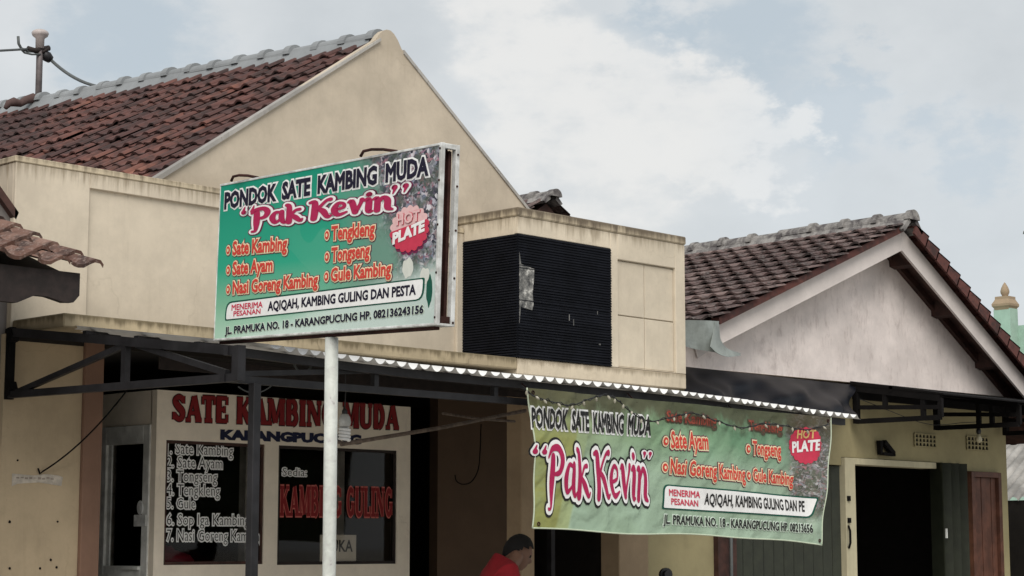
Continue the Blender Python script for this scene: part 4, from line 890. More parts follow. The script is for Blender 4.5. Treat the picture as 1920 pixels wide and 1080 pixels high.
# roof
ra = pk + Vector((0.02, 0.02, 0.035)); dL = Vector((-1, 0, -sl_l)).normalized(); dR = Vector((1, 0, -sl_r)).normalized(); ay = Vector((0, 1, -0.012)).normalized()
g = MB(); tiles(g, ra + Vector((0, -0.13, 0)) + dL * 0.05, ay, dL, (-sl_l, 0, 1), 40, 15, 0.205, 0.232, amp=0.030, lift=0.044, thick=0.022)
hr = build('roof', g, 'tile_old', hs, fix=False)
g = MB(); tiles(g, ra + Vector((0, -0.10, 0)) + dR * 0.05, ay, dR, (sl_r, 0, 1), 40, 18, 0.205, 0.232, amp=0.032); build('roof', g, 'tile_red', hs, fix=False)
g = MB()                                                       # barge tiles folded over the right edge
for k in range(17):
    o = ra + dR * (0.08 + k * 0.232) + Vector((0, -0.15, 0.03)); u_ = Vector((sl_r, 0, 1)).normalized()
    o2 = o + dR * 0.25
    g.prism([o + u_ * 0.005, o2 + u_ * 0.045, o2 - u_ * 0.10, o - u_ * 0.10], (0, 0.025, 0))
    g.prism([o + u_ * 0.005, o2 + u_ * 0.045, o2 + u_ * 0.03, o - u_ * 0.01], (0, 0.2, 0))
build('verge_tiles', g, 'tile_red', hs)
g = MB(); ridge(g, ra + Vector((0, -0.15, 0.045)), ra + ay * 8.0 + Vector((0, 0, 0.045)), 20, 0.085, 0.12, 0.19, collar=1.25, over=0.02); build('ridge_cap', g, 'ridge_old', hs)
g = MB()
g.prism([ra + dL * 0.02 + Vector((0, 0.0, -0.045)), ra + dL * 3.4 + Vector((0, 0.0, -0.045)), ra + dL * 3.4 + Vector((0, 0.0, -0.065)), ra + dL * 0.02 + Vector((0, 0.0, -0.065))], ay * 8)
g.prism([ra + dR * 0.02 + Vector((0, 0.0, -0.045)), ra + dR * 4.1 + Vector((0, 0.0, -0.045)), ra + dR * 4.1 + Vector((0, 0.0, -0.065)), ra + dR * 0.02 + Vector((0, 0.0, -0.065))], ay * 8)
build('roof_deck', g, 'brown_wood', hr)
g = MB(); uL = Vector((-sl_l, 0, 1)).normalized(); q = ra + Vector((0, -0.1, 0)); g.prism([q + dL * 0.1 + uL * 0.02, q + dL * 3.45 + uL * 0.02, q + dL * 3.45 - uL * 0.045, q + dL * 0.1 - uL * 0.045], (0, 0.09, 0)); build('verge_mortar', g, 'tile_red', hr)
for xx in (10.62, 11.42, 12.30, 9.2, 8.3, 7.5):                # purlin ends under the overhang
    g = MB(); zt = (hzr(xx) if xx > pk.x else hzl(xx)) - 0.01; s_ = sl_r if xx > pk.x else -sl_l
    g.prism([(xx - 0.07, BAR + 0.031, zt + 0.07 * s_), (xx + 0.07, BAR + 0.031, zt - 0.07 * s_), (xx + 0.05, BAR + 0.031, zt - 0.15), (xx - 0.05, BAR + 0.031, zt - 0.13)], (0, HY0 - BAR - 0.033, 0)); build('purlin', g, 'brown_wood', hs)
g = MB()
for j, off in enumerate((0.12, 0.3, 0.46)):
    q = pk + Vector((0, off, -0.02)); g.prism([q, q + dR * 3.95, q + dR * 3.95 + Vector((0, 0, -0.09)), q + Vector((0, 0, -0.09))], (0, 0.05, 0))
build('rafter', g, 'brown_wood', hs)
# zinc valley flashing at the left eave
g = MB()
a0, a1, a2, a3 = P(1286, 600, y=-0.42), P(1350, 602, y=-0.42), P(1346, 662, y=-0.42), P(1286, 650, y=-0.42)
N_ = 14
def zn(u, v):
    t = a3.lerp(a2, u).lerp(a0.lerp(a1, u), v); 
    return t + Vector((0, 0.02 * math.sin(u * 4 + v * 3), 0))
g.grid(N_, 8, zn)
g.prism([a0 + Vector((0, 0.01, 0)), a1 + Vector((0, 0.01, 0)), a1 + Vector((0, 2.0, 0.02)), a0 + Vector((0, 2.0, 0.02))], (0, 0, -0.01))
ca_ = [P(px, py, y=-0.43) for px, py in ((1342, 602), (1350, 632), (1362, 652), (1388, 662))]; cb_ = [P(px, py, y=-0.47) for px, py in ((1332, 650), (1345, 662), (1364, 669), (1389, 667))]
ca_ = [Vector(q) for q in catmull([tuple(q) for q in ca_], 4)]; cb_ = [Vector(q) for q in catmull([tuple(q) for q in cb_], 4)]
for k in range(len(ca_) - 1): g.prism([ca_[k], ca_[k + 1], cb_[k + 1], cb_[k]], (0, 0.006, 0))
build('flashing', g, 'zinc', hs, smooth=False)
g = MB(); p0, p1, p2 = P(1300, 648, y=0.19), P(1332, 655, y=0.19), P(1307, 672, y=0.19); g.prism([p0, p1, p2], (0, -0.01, 0)); build('loose_flap', g, 'barge', hs)
# front wall with door openings
DX = dict(j0=9.62, j1=9.80, o1=11.33, l1=11.93, b0=12.03, b1=12.66)
TOPW = 3.20
g = MB(); y0, y1 = HY0 + 0.012, HY0 + 0.16
g.box(6.2, 7.515, y0, y1, FL, TOPW); g.box(7.515, 7.80, y0, y1, 2.3, TOPW)
g.box(7.80, 9.615, y0, y1, 2.38, TOPW); g.box(9.615, 11.94, y0, y1, 2.462, TOPW); g.box(11.94, 12.02, y0, y1, FL, TOPW); g.box(12.02, 12.665, y0, y1, 2.385, TOPW); g.box(12.665, 12.89, y0, y1, FL, TOPW)
g.box(12.80, 12.89, y1, 6.0, FL, TOPW); g.box(6.2, 6.28, y1, 6.0, FL, TOPW)
build('front_wall', g, 'olive', hs)
g = MB(); g.box(6.3, 12.8, 3.0, 3.1, FL, 3.1); g.box(6.3, 12.8, 0.37, 3.1, 3.1, 3.14); g.box(9.5, 9.58, 0.37, 3.0, FL, 3.1); g.box(12.70, 12.79, 0.37, 3.0, FL, 3.1); g.box(9.6, 12.69, 0.40, 2.99, FL + 0.001, FL + 0.02); build('room_wall', g, 'dark_room', hs)  # dark lining added so the doorway's shade is in the wall colour
g = MB(); g.box(7.518, 7.797, 0.16, 0.30, FL, 2.299); build('pillar', g, 'brown_wood', hs)
# door frame and leaves
g = MB(); g.box(DX['j0'], DX['j1'], HY0 - 0.03, HY0 + 0.15, FL, 2.455); g.box(DX['j1'], 11.34, HY0 - 0.03, HY0 + 0.15, 2.39, 2.455)
fr = build('door_frame', g, plaster('pale_door_frame', (0.55, 0.50, 0.34), amount=0.7, streak=0.5), hs, bevel=0.004)
g = MB()
for z in (1.80, 2.02): g.box(DX['j0'] + 0.02, DX['j0'] + 0.06, HY0 - 0.05, HY0 - 0.03, z, z + 0.05)
g.tube([(DX['j0'] + 0.03, HY0 - 0.035, 1.55), (DX['j0'] - 0.01, HY0 - 0.08, 1.6), (DX['j0'] - 0.01, HY0 - 0.08, 1.72), (DX['j0'] + 0.03, HY0 - 0.035, 1.77)], 0.012, 6)
build('handle', g, 'iron_black', fr)
def fold(x0, x1, n, z1, ya_, yb_, nm='folding_door'):
    g = MB(); pts = []
    for i in range(n + 1): pts.append((x0 + (x1 - x0) * i / n, ya_ if i % 2 == 0 else yb_))
    for i in range(n):
        (xa, y_a), (xb, y_b) = pts[i], pts[i + 1]
        g.prism([(xa, y_a, FL), (xb, y_b, FL), (xb, y_b + 0.012, FL), (xa, y_a + 0.012, FL)], (0, 0, z1 - FL))
    return build(nm, g, 'green_shutter', hs)
fold(7.81, 9.612, 22, 2.37, 0.235, 0.28)
fd = fold(11.345, 11.93, 7, 2.455, 0.10, 0.30)
g = MB(); q = P(1775, 1000, y=0.09); g.box(q.x - 0.012, q.x + 0.012, 0.085, 0.10, q.z - 0.05, q.z + 0.05); build('bolt', g, 'alu', fd)
g = MB(); g.box(12.025, 12.08, 0.15, 0.25, FL, 2.38); g.box(12.60, 12.66, 0.15, 0.25, FL, 2.38); g.box(12.08, 12.60, 0.15, 0.25, 2.32, 2.38)
for i in range(5): g.box(12.082 + i * 0.1036, 12.082 + (i + 1) * 0.1036 - 0.008, 0.19 + 0.006 * (i % 2), 0.23, FL, 2.318)
build('door', g, 'red_brown_door', hs, bevel=0.003)
g = MB(); q = P(1371, 1040, y=0.12); g.tube([(q.x, 0.12, FL), (q.x, 0.12, 2.4)], 0.016, 10); build('pipe', g, 'cable', hs, smooth=True)
# pierced vent blocks
for (xa, za, xb, zb) in ((1715, 813, 1755, 839), (1813, 818, 1853, 845)):
    a, c = P(xa, za, y=HY0), P(xb, zb, y=HY0); z1 = (a.z + 2 * 0.0); z0 = c.z; x0, x1 = a.x, c.x
    z1 = a.z - 0.0; g = MB(); nxv, nzv = 6, 3; yf = HY0 - 0.008
    g.box(x0, x1, HY0 + 0.004, HY0 + 0.0115, z0, z1)
    vb = build('vent', g, 'iron_black', hs)
    g = MB()
    for r_ in range(nzv + 1): g.box(x0 - 0.01, x1 + 0.01, yf, HY0 + 0.003, z0 + (z1 - z0) * r_ / nzv - 0.006, z0 + (z1 - z0) * r_ / nzv + 0.006)
    for r_ in range(nzv):
        for c_ in range(nxv + 1):
            xc = x0 + (x1 - x0) * (c_ + (0.0 if r_ % 2 == 0 else 0.0)) / nxv; zb_ = z0 + (z1 - z0) * r_ / nzv + 0.0065; zt_ = z0 + (z1 - z0) * (r_ + 1) / nzv - 0.0065
            g.prism([(xc - 0.006, yf + 0.001, zb_), (xc + 0.006, yf + 0.001, zb_), (xc + 0.017, yf + 0.001, zt_), (xc - 0.017, yf + 0.001, zt_)], (0, 0.009, 0))
    build('lattice', g, 'olive', vb)
# small black bracket above the door
q0, q1, q2 = P(1643, 826, y=0.19), P(1645, 853, y=0.19), P(1671, 855, y=0.19); q3 = P(1652, 827, y=0.19)
br = thing('wall_bracket', 'small black triangular bracket on the olive wall above the dark doorway', 'bracket', (q1.x, 0.19, q1.z))
g = MB(); g.prism([q0, q1, q1.lerp(q0, 0.12) + Vector((0.03, 0, 0)), q0 + Vector((0.05, 0, 0))], (0, -0.05, 0)); build('plate', g, 'iron_black', br)
g = MB(); g.beam(q1 + Vector((0.04, -0.03, 0.015)), q2 + Vector((0, -0.03, 0.01)), 0.05, 0.03); g.beam(q3 + Vector((0, -0.03, -0.01)), q2 + Vector((-0.01, -0.03, 0.02)), 0.05, 0.05); build('arm', g, 'iron_black', br)

# tarpaulin strip between the gable and the awning
tp = [P(1280, 687, y=0.185), P(1602, 722, y=0.185), P(1606, 782, y=-0.42), P(1280, 746, y=-0.42)]
g = MB()
def tfn(u, v):
    q = tp[3].lerp(tp[2], u).lerp(tp[0].lerp(tp[1], u), v)
    return q + Vector((0, (-0.07 * math.sin(u * 9 + v * 4.2) - 0.045 * math.sin(u * 19 - v * 6) - 0.02 * math.sin(u * 43 + v * 9)) * (1 - v * v), 0.02 * math.sin(u * 7 + 1) * (1 - v)))
g.grid(60, 10, tfn); g.grid(60, 10, lambda u, v: tfn(u, v) + Vector((0, 0.006, 0.002))); tag(build('tarpaulin', g, 'tarp', smooth=True, fix=False), 'black plastic tarpaulin strip stretched under the stained white gable', 'tarpaulin')

# canopy on cantilever frames
can = thing('canopy', 'dark flat canopy on three stepped iron bracket frames under the white gable', 'canopy', (11.4, 0.1, 2.8))
def brk(px, ptop, pbot, depth, mids):
    o = P(px, ptop, y=0.13); zb = P(px, pbot, y=0.13).z; x = o.x; h = o.z - zb
    T0, T1 = Vector((x, 0.13, o.z)), Vector((x, 0.13 - depth, o.z - 0.15)); B0, B1 = Vector((x, 0.13, zb + 0.02)), Vector((x, 0.13 - depth, zb + 0.02))
    g = MB(); g.beam(T0, T1, 0.05, 0.065); g.beam(B0, B1, 0.05, 0.048); g.beam(T0, B0 - Vector((0, 0, 0.02)), 0.055, 0.055); g.beam(T1, B1, 0.04, 0.045)
    M0, M1 = B0 + Vector((0, 0, h * 0.40)), B1 + Vector((0, 0, 0.10)); g.beam(M0, M1, 0.045, 0.042)
    for f_, full in mids:
        a = T0.lerp(T1, f_); g.beam(a, B0.lerp(B1, f_) if full else M0.lerp(M1, f_), 0.04, 0.045)
    build('bracket_frame', g, 'iron_black', can); return T0, T1
bs = [brk(1605, 728, 794, 0.98, [(0.35, False), (0.80, True)]), brk(1755, 742, 806, 0.98, [(0.52, True), (0.68, True)]), brk(1884, 754, 816, 1.15, [(0.5, True)])]
xa = bs[0][0].x - 0.03; xb = bs[2][0].x + 0.5
g = MB(); t0, t1 = bs[0]; 
g.prism([(xa, 0.18, t0.z + 0.075), (xa, 0.18, t0.z + 0.035), (xa, -0.9, t1.z + 0.03), (xa, -0.9, t1.z + 0.045)], (xb - xa, 0, 0))
for y_ in (0.14,): g.box(xa, xb, y_ - 0.03, y_ + 0.02, t0.z - 0.11, t0.z + 0.034)
g.beam((xa, -0.3, t0.z - 0.03), (xb, -0.3, t0.z - 0.03), 0.04, 0.06)
build('canopy_sheet', g, 'iron_black', can)
q = P(1835, 812, y=-0.35)
hl = thing('hanging_lamp', 'small bare bulb hanging in front of the right-hand pierced vent', 'lamp', tuple(q))
g = MB(); g.lathe(q + Vector((0, 0, -0.01)), [(0.02, -0.0), (0.026, 0.02), (0.026, 0.045), (0.014, 0.06)], 12); build('socket', g, 'black', hl, smooth=True)
g = MB(); g.lathe(q + Vector((0, 0, -0.105)), [(0.008, 0), (0.03, 0.015), (0.036, 0.04), (0.024, 0.07), (0.014, 0.094)], 14); build('bulb', g, flat('frosted_bulb', (0.5, 0.45, 0.3), 0.3), hl, smooth=True)
g = MB(); g.tube([q + Vector((0, 0, 0.05)), q + Vector((0, 0.01, 0.16))], 0.004, 5); g.tube(arcwire(1612, 748, 1700, 783, 0.0, -0.1, 0.004, 4), 0.004, 5); g.tube([P(px, py, y=-0.2) for px, py in ((1700, 783), (1725, 792), (1750, 797), (1775, 796), (1800, 793), (1834, 791))], 0.004, 5); build('cord', g, 'black', hl)

# =================================================================== NEIGHBOUR ON THE LEFT
nb = thing('porch', 'weathered tiled porch roof with dark wooden eave board at the left edge', 'porch', (-1.2, -0.6, FL))
er = P(186, 512, y=-1.22); EZ = er.z; ps = 0.36
dd = Vector((0, -1, -ps)).normalized(); nn_ = Vector((0, -ps, 1)).normalized()
oo = Vector((er.x - 0.02, er.y, EZ)) - dd * 1.46
g = MB(); tiles(g, oo + Vector((0.03, 0, 0.0)), (-1, 0, 0), dd, nn_, 12, 6, 0.215, 0.235, amp=0.045, thick=0.022)
for v in g.b.verts: pass
build('roof', g, 'tile_porch', nb, fix=False)
fb = P(150, 520, y=-1.16); fz = P(140, 572, y=-1.16).z
g = MB(); g.prism([(fb.x, -1.16, EZ - 0.005), (fb.x, -1.16, fz + 0.06), (fb.x - 0.04, -1.16, fz + 0.015), (fb.x - 0.10, -1.16, fz + 0.01), (fb.x - 0.22, -1.16, fz + 0.035), (fb.x - 0.30, -1.16, fz + 0.035), (fb.x - 0.42, -1.16, fz - 0.02), (fb.x - 0.6, -1.16, fz - 0.02), (-3, -1.16, fz), (-3, -1.16, EZ - 0.005)], (0, 0.05, 0)); build('eave_board', g, 'dark_wood', nb)
g = MB(); g.prism([Vector((fb.x - 0.05, -1.10, EZ - 0.012)), Vector((fb.x - 0.05, 0.05, EZ - 0.012 + ps * 1.15)), Vector((fb.x - 0.05, 0.05, EZ - 0.05 + ps * 1.15)), Vector((fb.x - 0.05, -1.10, EZ - 0.14))], (-2.6, 0, 0)); build('roof_deck', g, 'dark_wood', nb)
q = P(8, 900, y=-1.1)
g = MB(); g.box(q.x - 0.35, q.x - 0.10, -1.15, -1.0, FL, EZ - 0.14); build('pillar', g, 'dim_brown', nb)
g = MB(); hx = P(26, 400, y=0.1).x
g.prism([(hx - 3, 0.05, 2.2), (hx, 0.05, 2.2), (hx, 0.05, P(26, 405, y=0.05).z - 0.03), (P(3, 375, y=0.05).x, 0.05, P(3, 370, y=0.05).z - 0.04), (hx - 3, 0.05, 5.2)], (0, 3, 0)); build('side_wall', g, plaster('grey_render', (0.20, 0.18, 0.17), amount=0.6), nb)
g = MB(); a_, c_ = P(30, 412, y=0.0), P(-5, 362, y=0.0); d_ = (c_ - a_); g.prism([a_, a_ + d_ * 5, a_ + d_ * 5 + Vector((0, 0, 0.06)), a_ + Vector((0.02, 0, 0.05))], (0, 3, 0)); build('upper_roof', g, 'brown_wood', nb)

# =================================================================== POWER MAST
mp = P(72, 190, x=AP.x); mtp = P(75, 72, x=AP.x)
mast = thing('power_mast', 'thin steel power mast with capped top standing on the grey ridge', 'mast', tuple(mp))
g = MB(); top = Vector((mp.x + 0.0, mp.y, mtp.z)); lean = (mtp - mp); g.tube([mp - Vector((0, 0, 0.3)), mp + lean * 0.5, mp + lean * 0.86], 0.032, 12); build('pipe', g, flat('weathered_steel', (0.17, 0.145, 0.145), 0.6, 0.3, 0.4, 8), mast, smooth=True)
g = MB(); g.lathe(mp + lean * 0.84, [(0.042, 0), (0.044, 0.10), (0.075, 0.125), (0.085, 0.15), (0.075, 0.17), (0.05, 0.185), (0.02, 0.19)], 16); build('cap', g, flat('pale_porcelain', (0.50, 0.44, 0.42), 0.4), mast, smooth=True)
yk = mp.y
def mtube(pts, r, n=6): 
    g = MB(); g.tube([P(px, py, y=yk) for px, py in pts], r, n); return g
g = mtube([(34, 68), (35, 82), (40, 91), (52, 96), (76, 97)], 0.014); g.tube([P(px, py, y=yk - 0.02) for px, py in ((39, 92), (46, 99), (60, 102), (76, 102))], 0.010, 6); build('hook_arm', g, 'cable', mast, smooth=True)
g = mtube([(52, 91), (66, 95), (92, 90)], 0.028, 8); g.tube([P(px, py, y=yk - 0.03) for px, py in ((80, 98), (93, 89))], 0.014, 6); build('insulator', g, 'dark_wood', mast, smooth=True)
g = mtube([(80, 97), (88, 106), (95, 112)], [0.03, 0.055, 0.04], 10); build('cable_clamp', g, 'iron', mast, smooth=True)
g = MB()
g.tube([P(px, py, y=mp.y - 0.02) for px, py in ((10, 203), (16, 194), (26, 191), (38, 194), (50, 187), (62, 184), (72, 188))], [0.02, 0.035, 0.045, 0.035, 0.04, 0.05, 0.04], 14); build('mortar_base', g, plaster('dark_mortar', (0.10, 0.06, 0.055), amount=0.9), mast, smooth=True)
g = MB(); a, c = P(95, 112, y=yk), P(190, 167, x=AP.x + 0.0); c = c + Vector((0, 0, 0.02)); g.tube([a.lerp(c, i / 10) + Vector((0, 0, -0.05 * 4 * i / 10 * (1 - i / 10))) for i in range(11)], 0.016, 6); tag(build('power_cable', g, 'cable', smooth=True), 'grey cable running down from the mast clamp to the roof ridge', 'cable')
g = MB(); a = P(52, 92, y=yk); c = P(-160, 104, y=yk - 1); g.tube([a.lerp(c, i / 8) for i in range(9)], 0.013, 6); tag(build('power_cable', g, 'cable', smooth=True), 'grey cable leaving the mast towards the left edge of the photo', 'cable')

# =================================================================== FAR RIGHT: GREEN HOUSE, SHED, TREE
GY = 12.0
def G(px, py, dy=0.0): return P(px, py, y=GY + dy)
grn = thing('green_house', 'mint green building with an ochre cornice and pointed urn finial beyond the tiled roof', 'building', tuple(G(1890, 900)))
c0 = G(1886, 600); pxm = (c0 - CAM).dot(FW) / F; s_ = 17.3 * pxm
g = MB(); g.box(c0.x - s_ * 0.82, c0.x + s_ * 0.82, GY - s_, GY + s_, 3.0, G(1886, 580).z); build('corner_pier', g, 'mint', grn)
def sq(rs):
    g = MB()
    for (ra_, za_), (rb2, zb2) in zip(rs[:-1], rs[1:]):
        lo = [(c0.x + sx * ra_, GY + sy * ra_, za_) for sx, sy in ((-1, -1), (1, -1), (1, 1), (-1, 1))]; hi = [(c0.x + sx * rb2, GY + sy * rb2, zb2) for sx, sy in ((-1, -1), (1, -1), (1, 1), (-1, 1))]
        for i in range(4): g.poly([lo[i], lo[(i + 1) % 4], hi[(i + 1) % 4], hi[i]])
    g.poly([(c0.x + sx * rs[-1][0], GY + sy * rs[-1][0], rs[-1][1]) for sx, sy in ((-1, -1), (1, -1), (1, 1), (-1, 1))]); return g
zc = lambda py: G(1886, py).z
g = sq([(s_ * 0.82, zc(582)), (s_ * 0.92, zc(578)), (s_ * 1.06, zc(575)), (s_ * 1.08, zc(571)), (s_ * 0.95, zc(567)), (s_ * 0.8, zc(562)), (s_ * 0.8, zc(557)), (s_ * 0.45, zc(556))]); build('cornice', g, 'ochre', grn)
g = MB(); k_ = 8.5 * pxm / 0.27
zb_ = zc(561); H_ = zc(530) - zb_
g.lathe((c0.x, GY, zb_), [(0.16 * k_, 0), (0.13 * k_, 0.08 * H_), (0.17 * k_, 0.18 * H_), (0.26 * k_, 0.36 * H_), (0.27 * k_, 0.48 * H_), (0.20 * k_, 0.70 * H_), (0.09 * k_, 0.90 * H_), (0.02 * k_, H_)], 16); build('finial', g, 'ochre', grn, smooth=True)
wl = G(1896, 612)
g = MB(); g.box(c0.x + s_ * 0.83, c0.x + 9, GY - 0.4, GY + 5, 2.0, wl.z); g.box(c0.x - 3.5, c0.x + s_ * 0.6, GY - 0.2, GY + 4, 0.0, G(1886, 640).z); build('wall', g, 'mint', grn)
g = MB(); g.box(c0.x + s_ * 0.83, c0.x + 9, GY - 0.55, GY - 0.405, wl.z - 0.14, wl.z + 0.06); build('wall_trim', g, 'ochre', grn)
# shed with a corrugated roof
SX = 14.6; se = P(1905, 938, x=SX); sz = se.z
shd = thing('shed', 'low shed with a grey and white striped corrugated roof at the right edge', 'shed', (SX, se.y, FL))
M['iron_roof'] = flat('weathered_corrugated_iron', (0.40, 0.385, 0.36), 0.8, 0, 0.5, 3)
g = MB()
def shf(u, v):
    y = se.y - 3 + 9 * u; x = SX + 1.9 * v
    return (x, y, sz + 0.62 * (x - SX) + 0.06 * abs(math.sin(math.pi * y / 0.13)) ** 0.6 - 0.02)
g.grid(800, 3, shf); build('roof', g, 'iron_roof', shd, fix=False)
g = MB(); g.box(SX + 0.03, SX + 1.8, se.y - 2.9, se.y + 5.9, FL, sz + 0.0); build('wall', g, 'dark_room', shd)
q = P(1912, 744, y=7.0)
g = MB(); tiles(g, (q.x - 0.6, 7.3, q.z + 0.16), (1, 0, 0), (0, -1, -0.45), (0, -0.45, 1), 10, 3, 0.22, 0.24); nr = thing('eave_roof', 'short strip of salmon clay tiles below the right end of the white gable', 'roof', tuple(q)); build('tiles', g, 'tile_porch', nr, fix=False)
g = MB(); g.box(q.x - 0.4, q.x + 1.7, 6.85, 7.4, FL, q.z - 0.05); build('wall', g, 'mint', nr)
# tree whose twig tips reach into the picture
tr_ = P(2130, 700, y=9.0)
tree = thing('tree', 'tree at the right edge whose dark leaf tips just enter the sky', 'tree', (tr_.x, tr_.y, 0))
cz = P(1990, 440, y=9.0).z
g = MB(); g.tube([(tr_.x, 9.0, 0), (tr_.x + 0.1, 9.0, 2.5), (tr_.x - 0.1, 9.1, cz - 1.5), (tr_.x, 9, cz + 0.5)], [0.22, 0.18, 0.12, 0.05], 10)
tips = []
for i in range(16):
    a = i * 2.4; h = cz - 1.6 + 2.6 * i / 16; r_ = 1.5 * (1 - 0.35 * abs(i / 8 - 1)); p0 = Vector((tr_.x, 9, h)); p1 = p0 + Vector((r_ * math.cos(a), r_ * math.sin(a), 0.5)); g.tube([p0, p0.lerp(p1, 0.5) + Vector((0, 0, 0.15)), p1], [0.05, 0.03, 0.01], 6); tips.append((p0, p1))
tw = P(1921, 440, y=9.0); g.tube([Vector((tr_.x, 9, cz - 0.4)), Vector((tr_.x, 9, cz)).lerp(tw, 0.6) + Vector((0, 0, 0.1)), tw + Vector((0.05, 0, 0))], [0.05, 0.03, 0.008], 6); tips.append((Vector((tr_.x, 9, cz - 0.4)), tw + Vector((0.05, 0, 0))))
build('trunk', g, 'brown_wood', tree, smooth=True)
g = MB(); rt_ = random.Random(3)
def leaf(c, dr, L_):
    dr = Vector(dr).normalized(); sd_ = dr.cross(Vector((rt_.gauss(0, 1), rt_.gauss(0, 1), rt_.gauss(0, 1)))).normalized() * L_ * 0.2
    g.poly([c, c + dr * L_ * 0.45 + sd_, c + dr * L_, c + dr * L_ * 0.45 - sd_])
for p0, p1 in tips:
    for k in range(110):
        f_ = rt_.uniform(0.3, 1.0); c = p0.lerp(p1, f_) + Vector((rt_.gauss(0, 0.22), rt_.gauss(0, 0.22), rt_.gauss(0, 0.22))) * (1.0 if p1 is not tips[-1][1] else 0.12)
        leaf(c, (rt_.gauss(0, 1), rt_.gauss(0, 1), rt_.gauss(-0.5, 0.8)), rt_.uniform(0.12, 0.22))
for (px, py) in ((1922, 425), (1919, 432), (1917, 438), (1923, 450)): leaf(P(px + 6, py - 6, y=9.0), tuple(P(px - 4, py + 8, y=9.0) - P(px + 6, py - 6, y=9.0)), 0.16)
build('crown', g, flat('leaf_green', (0.03, 0.055, 0.025), 0.6), tree, fix=False)
# =================================================================== PERSON
def skinned(name, joints, edges, mats, parent, root, sub=2):
    me = bpy.data.meshes.new(name); me.from_pydata([j[0] for j in joints], edges, []); me.update()
    o = bpy.data.objects.new(name, me); COL.objects.link(o)
    md = o.modifiers.new('skin', 'SKIN'); md.use_smooth_shade = True
    for i, j in enumerate(joints):
        r = j[1]; me.skin_vertices[0].data[i].radius = r if isinstance(r, tuple) else (r, r); me.skin_vertices[0].data[i].use_root = (i == root)
    sb = o.modifiers.new('sub', 'SUBSURF'); sb.levels = sub; sb.render_levels = sub
    new = bpy.data.meshes.new_from_object(o.evaluated_get(bpy.context.evaluated_depsgraph_get()))
    o.modifiers.clear(); o.data = new; bpy.data.meshes.remove(me)
    new.transform(Matrix.Translation(-parent.location)); o.parent = parent
    new.materials.clear(); new.materials.append(M[mats] if isinstance(mats, str) else mats)
    for p in new.polygons: p.use_smooth = True
    return o
hp = P(971, 1036, y=-1.55)                                   # middle of the head
px_, py_ = hp.x, hp.y
M['skin'] = flat('brown_skin', (0.20, 0.105, 0.07), 0.6, 0, 0.15); M['hair'] = flat('black_hair', (0.006, 0.005, 0.005), 0.85, 0, 0.3, 60)
M['red_shirt'] = flat('red_shirt', (0.27, 0.005, 0.012), 0.9, 0, 0.2, 6); M['trousers'] = flat('dark_trousers', (0.03, 0.03, 0.04), 0.9)
per = thing('person', 'person with short black hair in a red shirt bending forward under the awning', 'person', (px_ - 0.25, py_, FL))
fx = RT.normalized() * 0.9 + FW * 0.25; fx = fx.normalized(); lx = Vector((-fx.y, fx.x, 0))      # facing right across the photo
def B(f_, s_, z): return Vector((px_ - 0.20, py_, 0)) + fx * f_ + lx * s_ + Vector((0, 0, z))
J = [(B(-0.06, 0, 0.95), (0.13, 0.11)), (B(-0.05, 0, 1.12), (0.135, 0.11)), (B(-0.01, 0, 1.30), (0.15, 0.115)), (B(0.05, 0, 1.42), (0.12, 0.10)), (B(0.115, 0, 1.485), 0.055), (B(0.17, 0, 1.54), 0.05)]
E_ = [(0, 1), (1, 2), (2, 3), (3, 4), (4, 5)]
hz = hp.z
def add(j, par): J.append(j); E_.append((par, len(J) - 1)); return len(J) - 1
hands = []
for s_ in (-1, 1):
    h = add((B(-0.05, 0.09 * s_, 0.88), 0.095), 0); k = add((B(0.02, 0.10 * s_, 0.60), 0.062), h); an = add((B(-0.03, 0.10 * s_, FL + 0.10), 0.042), k); to = add((B(0.13, 0.11 * s_, FL + 0.035), 0.032), an)
    sh = add((B(0.05, 0.17 * s_, 1.40), 0.062), 3); el = add((B(0.10, 0.22 * s_, 1.14), 0.043), sh); wr = add((B(0.30, 0.17 * s_, 1.02), 0.030), el); pm = add((B(0.37, 0.155 * s_, 1.005), (0.036, 0.018)), wr)
    for f_, (a, L_) in enumerate(((-0.028, 0.075), (-0.010, 0.085), (0.009, 0.08), (0.026, 0.062))):
        a1 = add((B(0.405, 0.155 * s_ + a, 1.0), 0.0095), pm); a2 = add((B(0.405 + L_ * 0.55, 0.155 * s_ + a * 1.1, 0.99), 0.0085), a1); add((B(0.405 + L_ * 0.85, 0.155 * s_ + a * 1.1, 0.965), 0.007), a2)
    t1 = add((B(0.355, (0.155 - 0.04) * s_, 1.0), 0.011), pm); add((B(0.40, (0.155 - 0.058) * s_, 0.99), 0.009), t1)
body = skinned('body', J, E_, 'skin', per, 0)
SJ = [(B(-0.06, 0, 0.90), (0.165, 0.135)), (B(-0.055, 0, 1.10), (0.16, 0.128)), (B(-0.035, 0, 1.28), (0.175, 0.135)), (B(-0.01, 0, 1.42), (0.155, 0.13)), (B(0.045, 0, 1.49), (0.085, 0.085))]
SE = [(0, 1), (1, 2), (2, 3), (3, 4)]
for s_ in (-1, 1):
    SJ += [(B(0.03, 0.165 * s_, 1.41), 0.082), (B(0.075, 0.21 * s_, 1.22), 0.068)]; n_ = len(SJ); SE += [(3, n_ - 2), (n_ - 2, n_ - 1)]
skinned('shirt', SJ, SE, 'red_shirt', per, 0)
TJ = [(B(-0.06, 0, 0.93), (0.145, 0.125))]; TE = []
for s_ in (-1, 1):
    TJ += [(B(-0.05, 0.09 * s_, 0.84), 0.108), (B(0.02, 0.10 * s_, 0.60), 0.078), (B(-0.025, 0.10 * s_, FL + 0.12), 0.062)]; n_ = len(TJ); TE += [(0, n_ - 3), (n_ - 3, n_ - 2), (n_ - 2, n_ - 1)]
skinned('trousers', TJ, TE, 'trousers', per, 0)
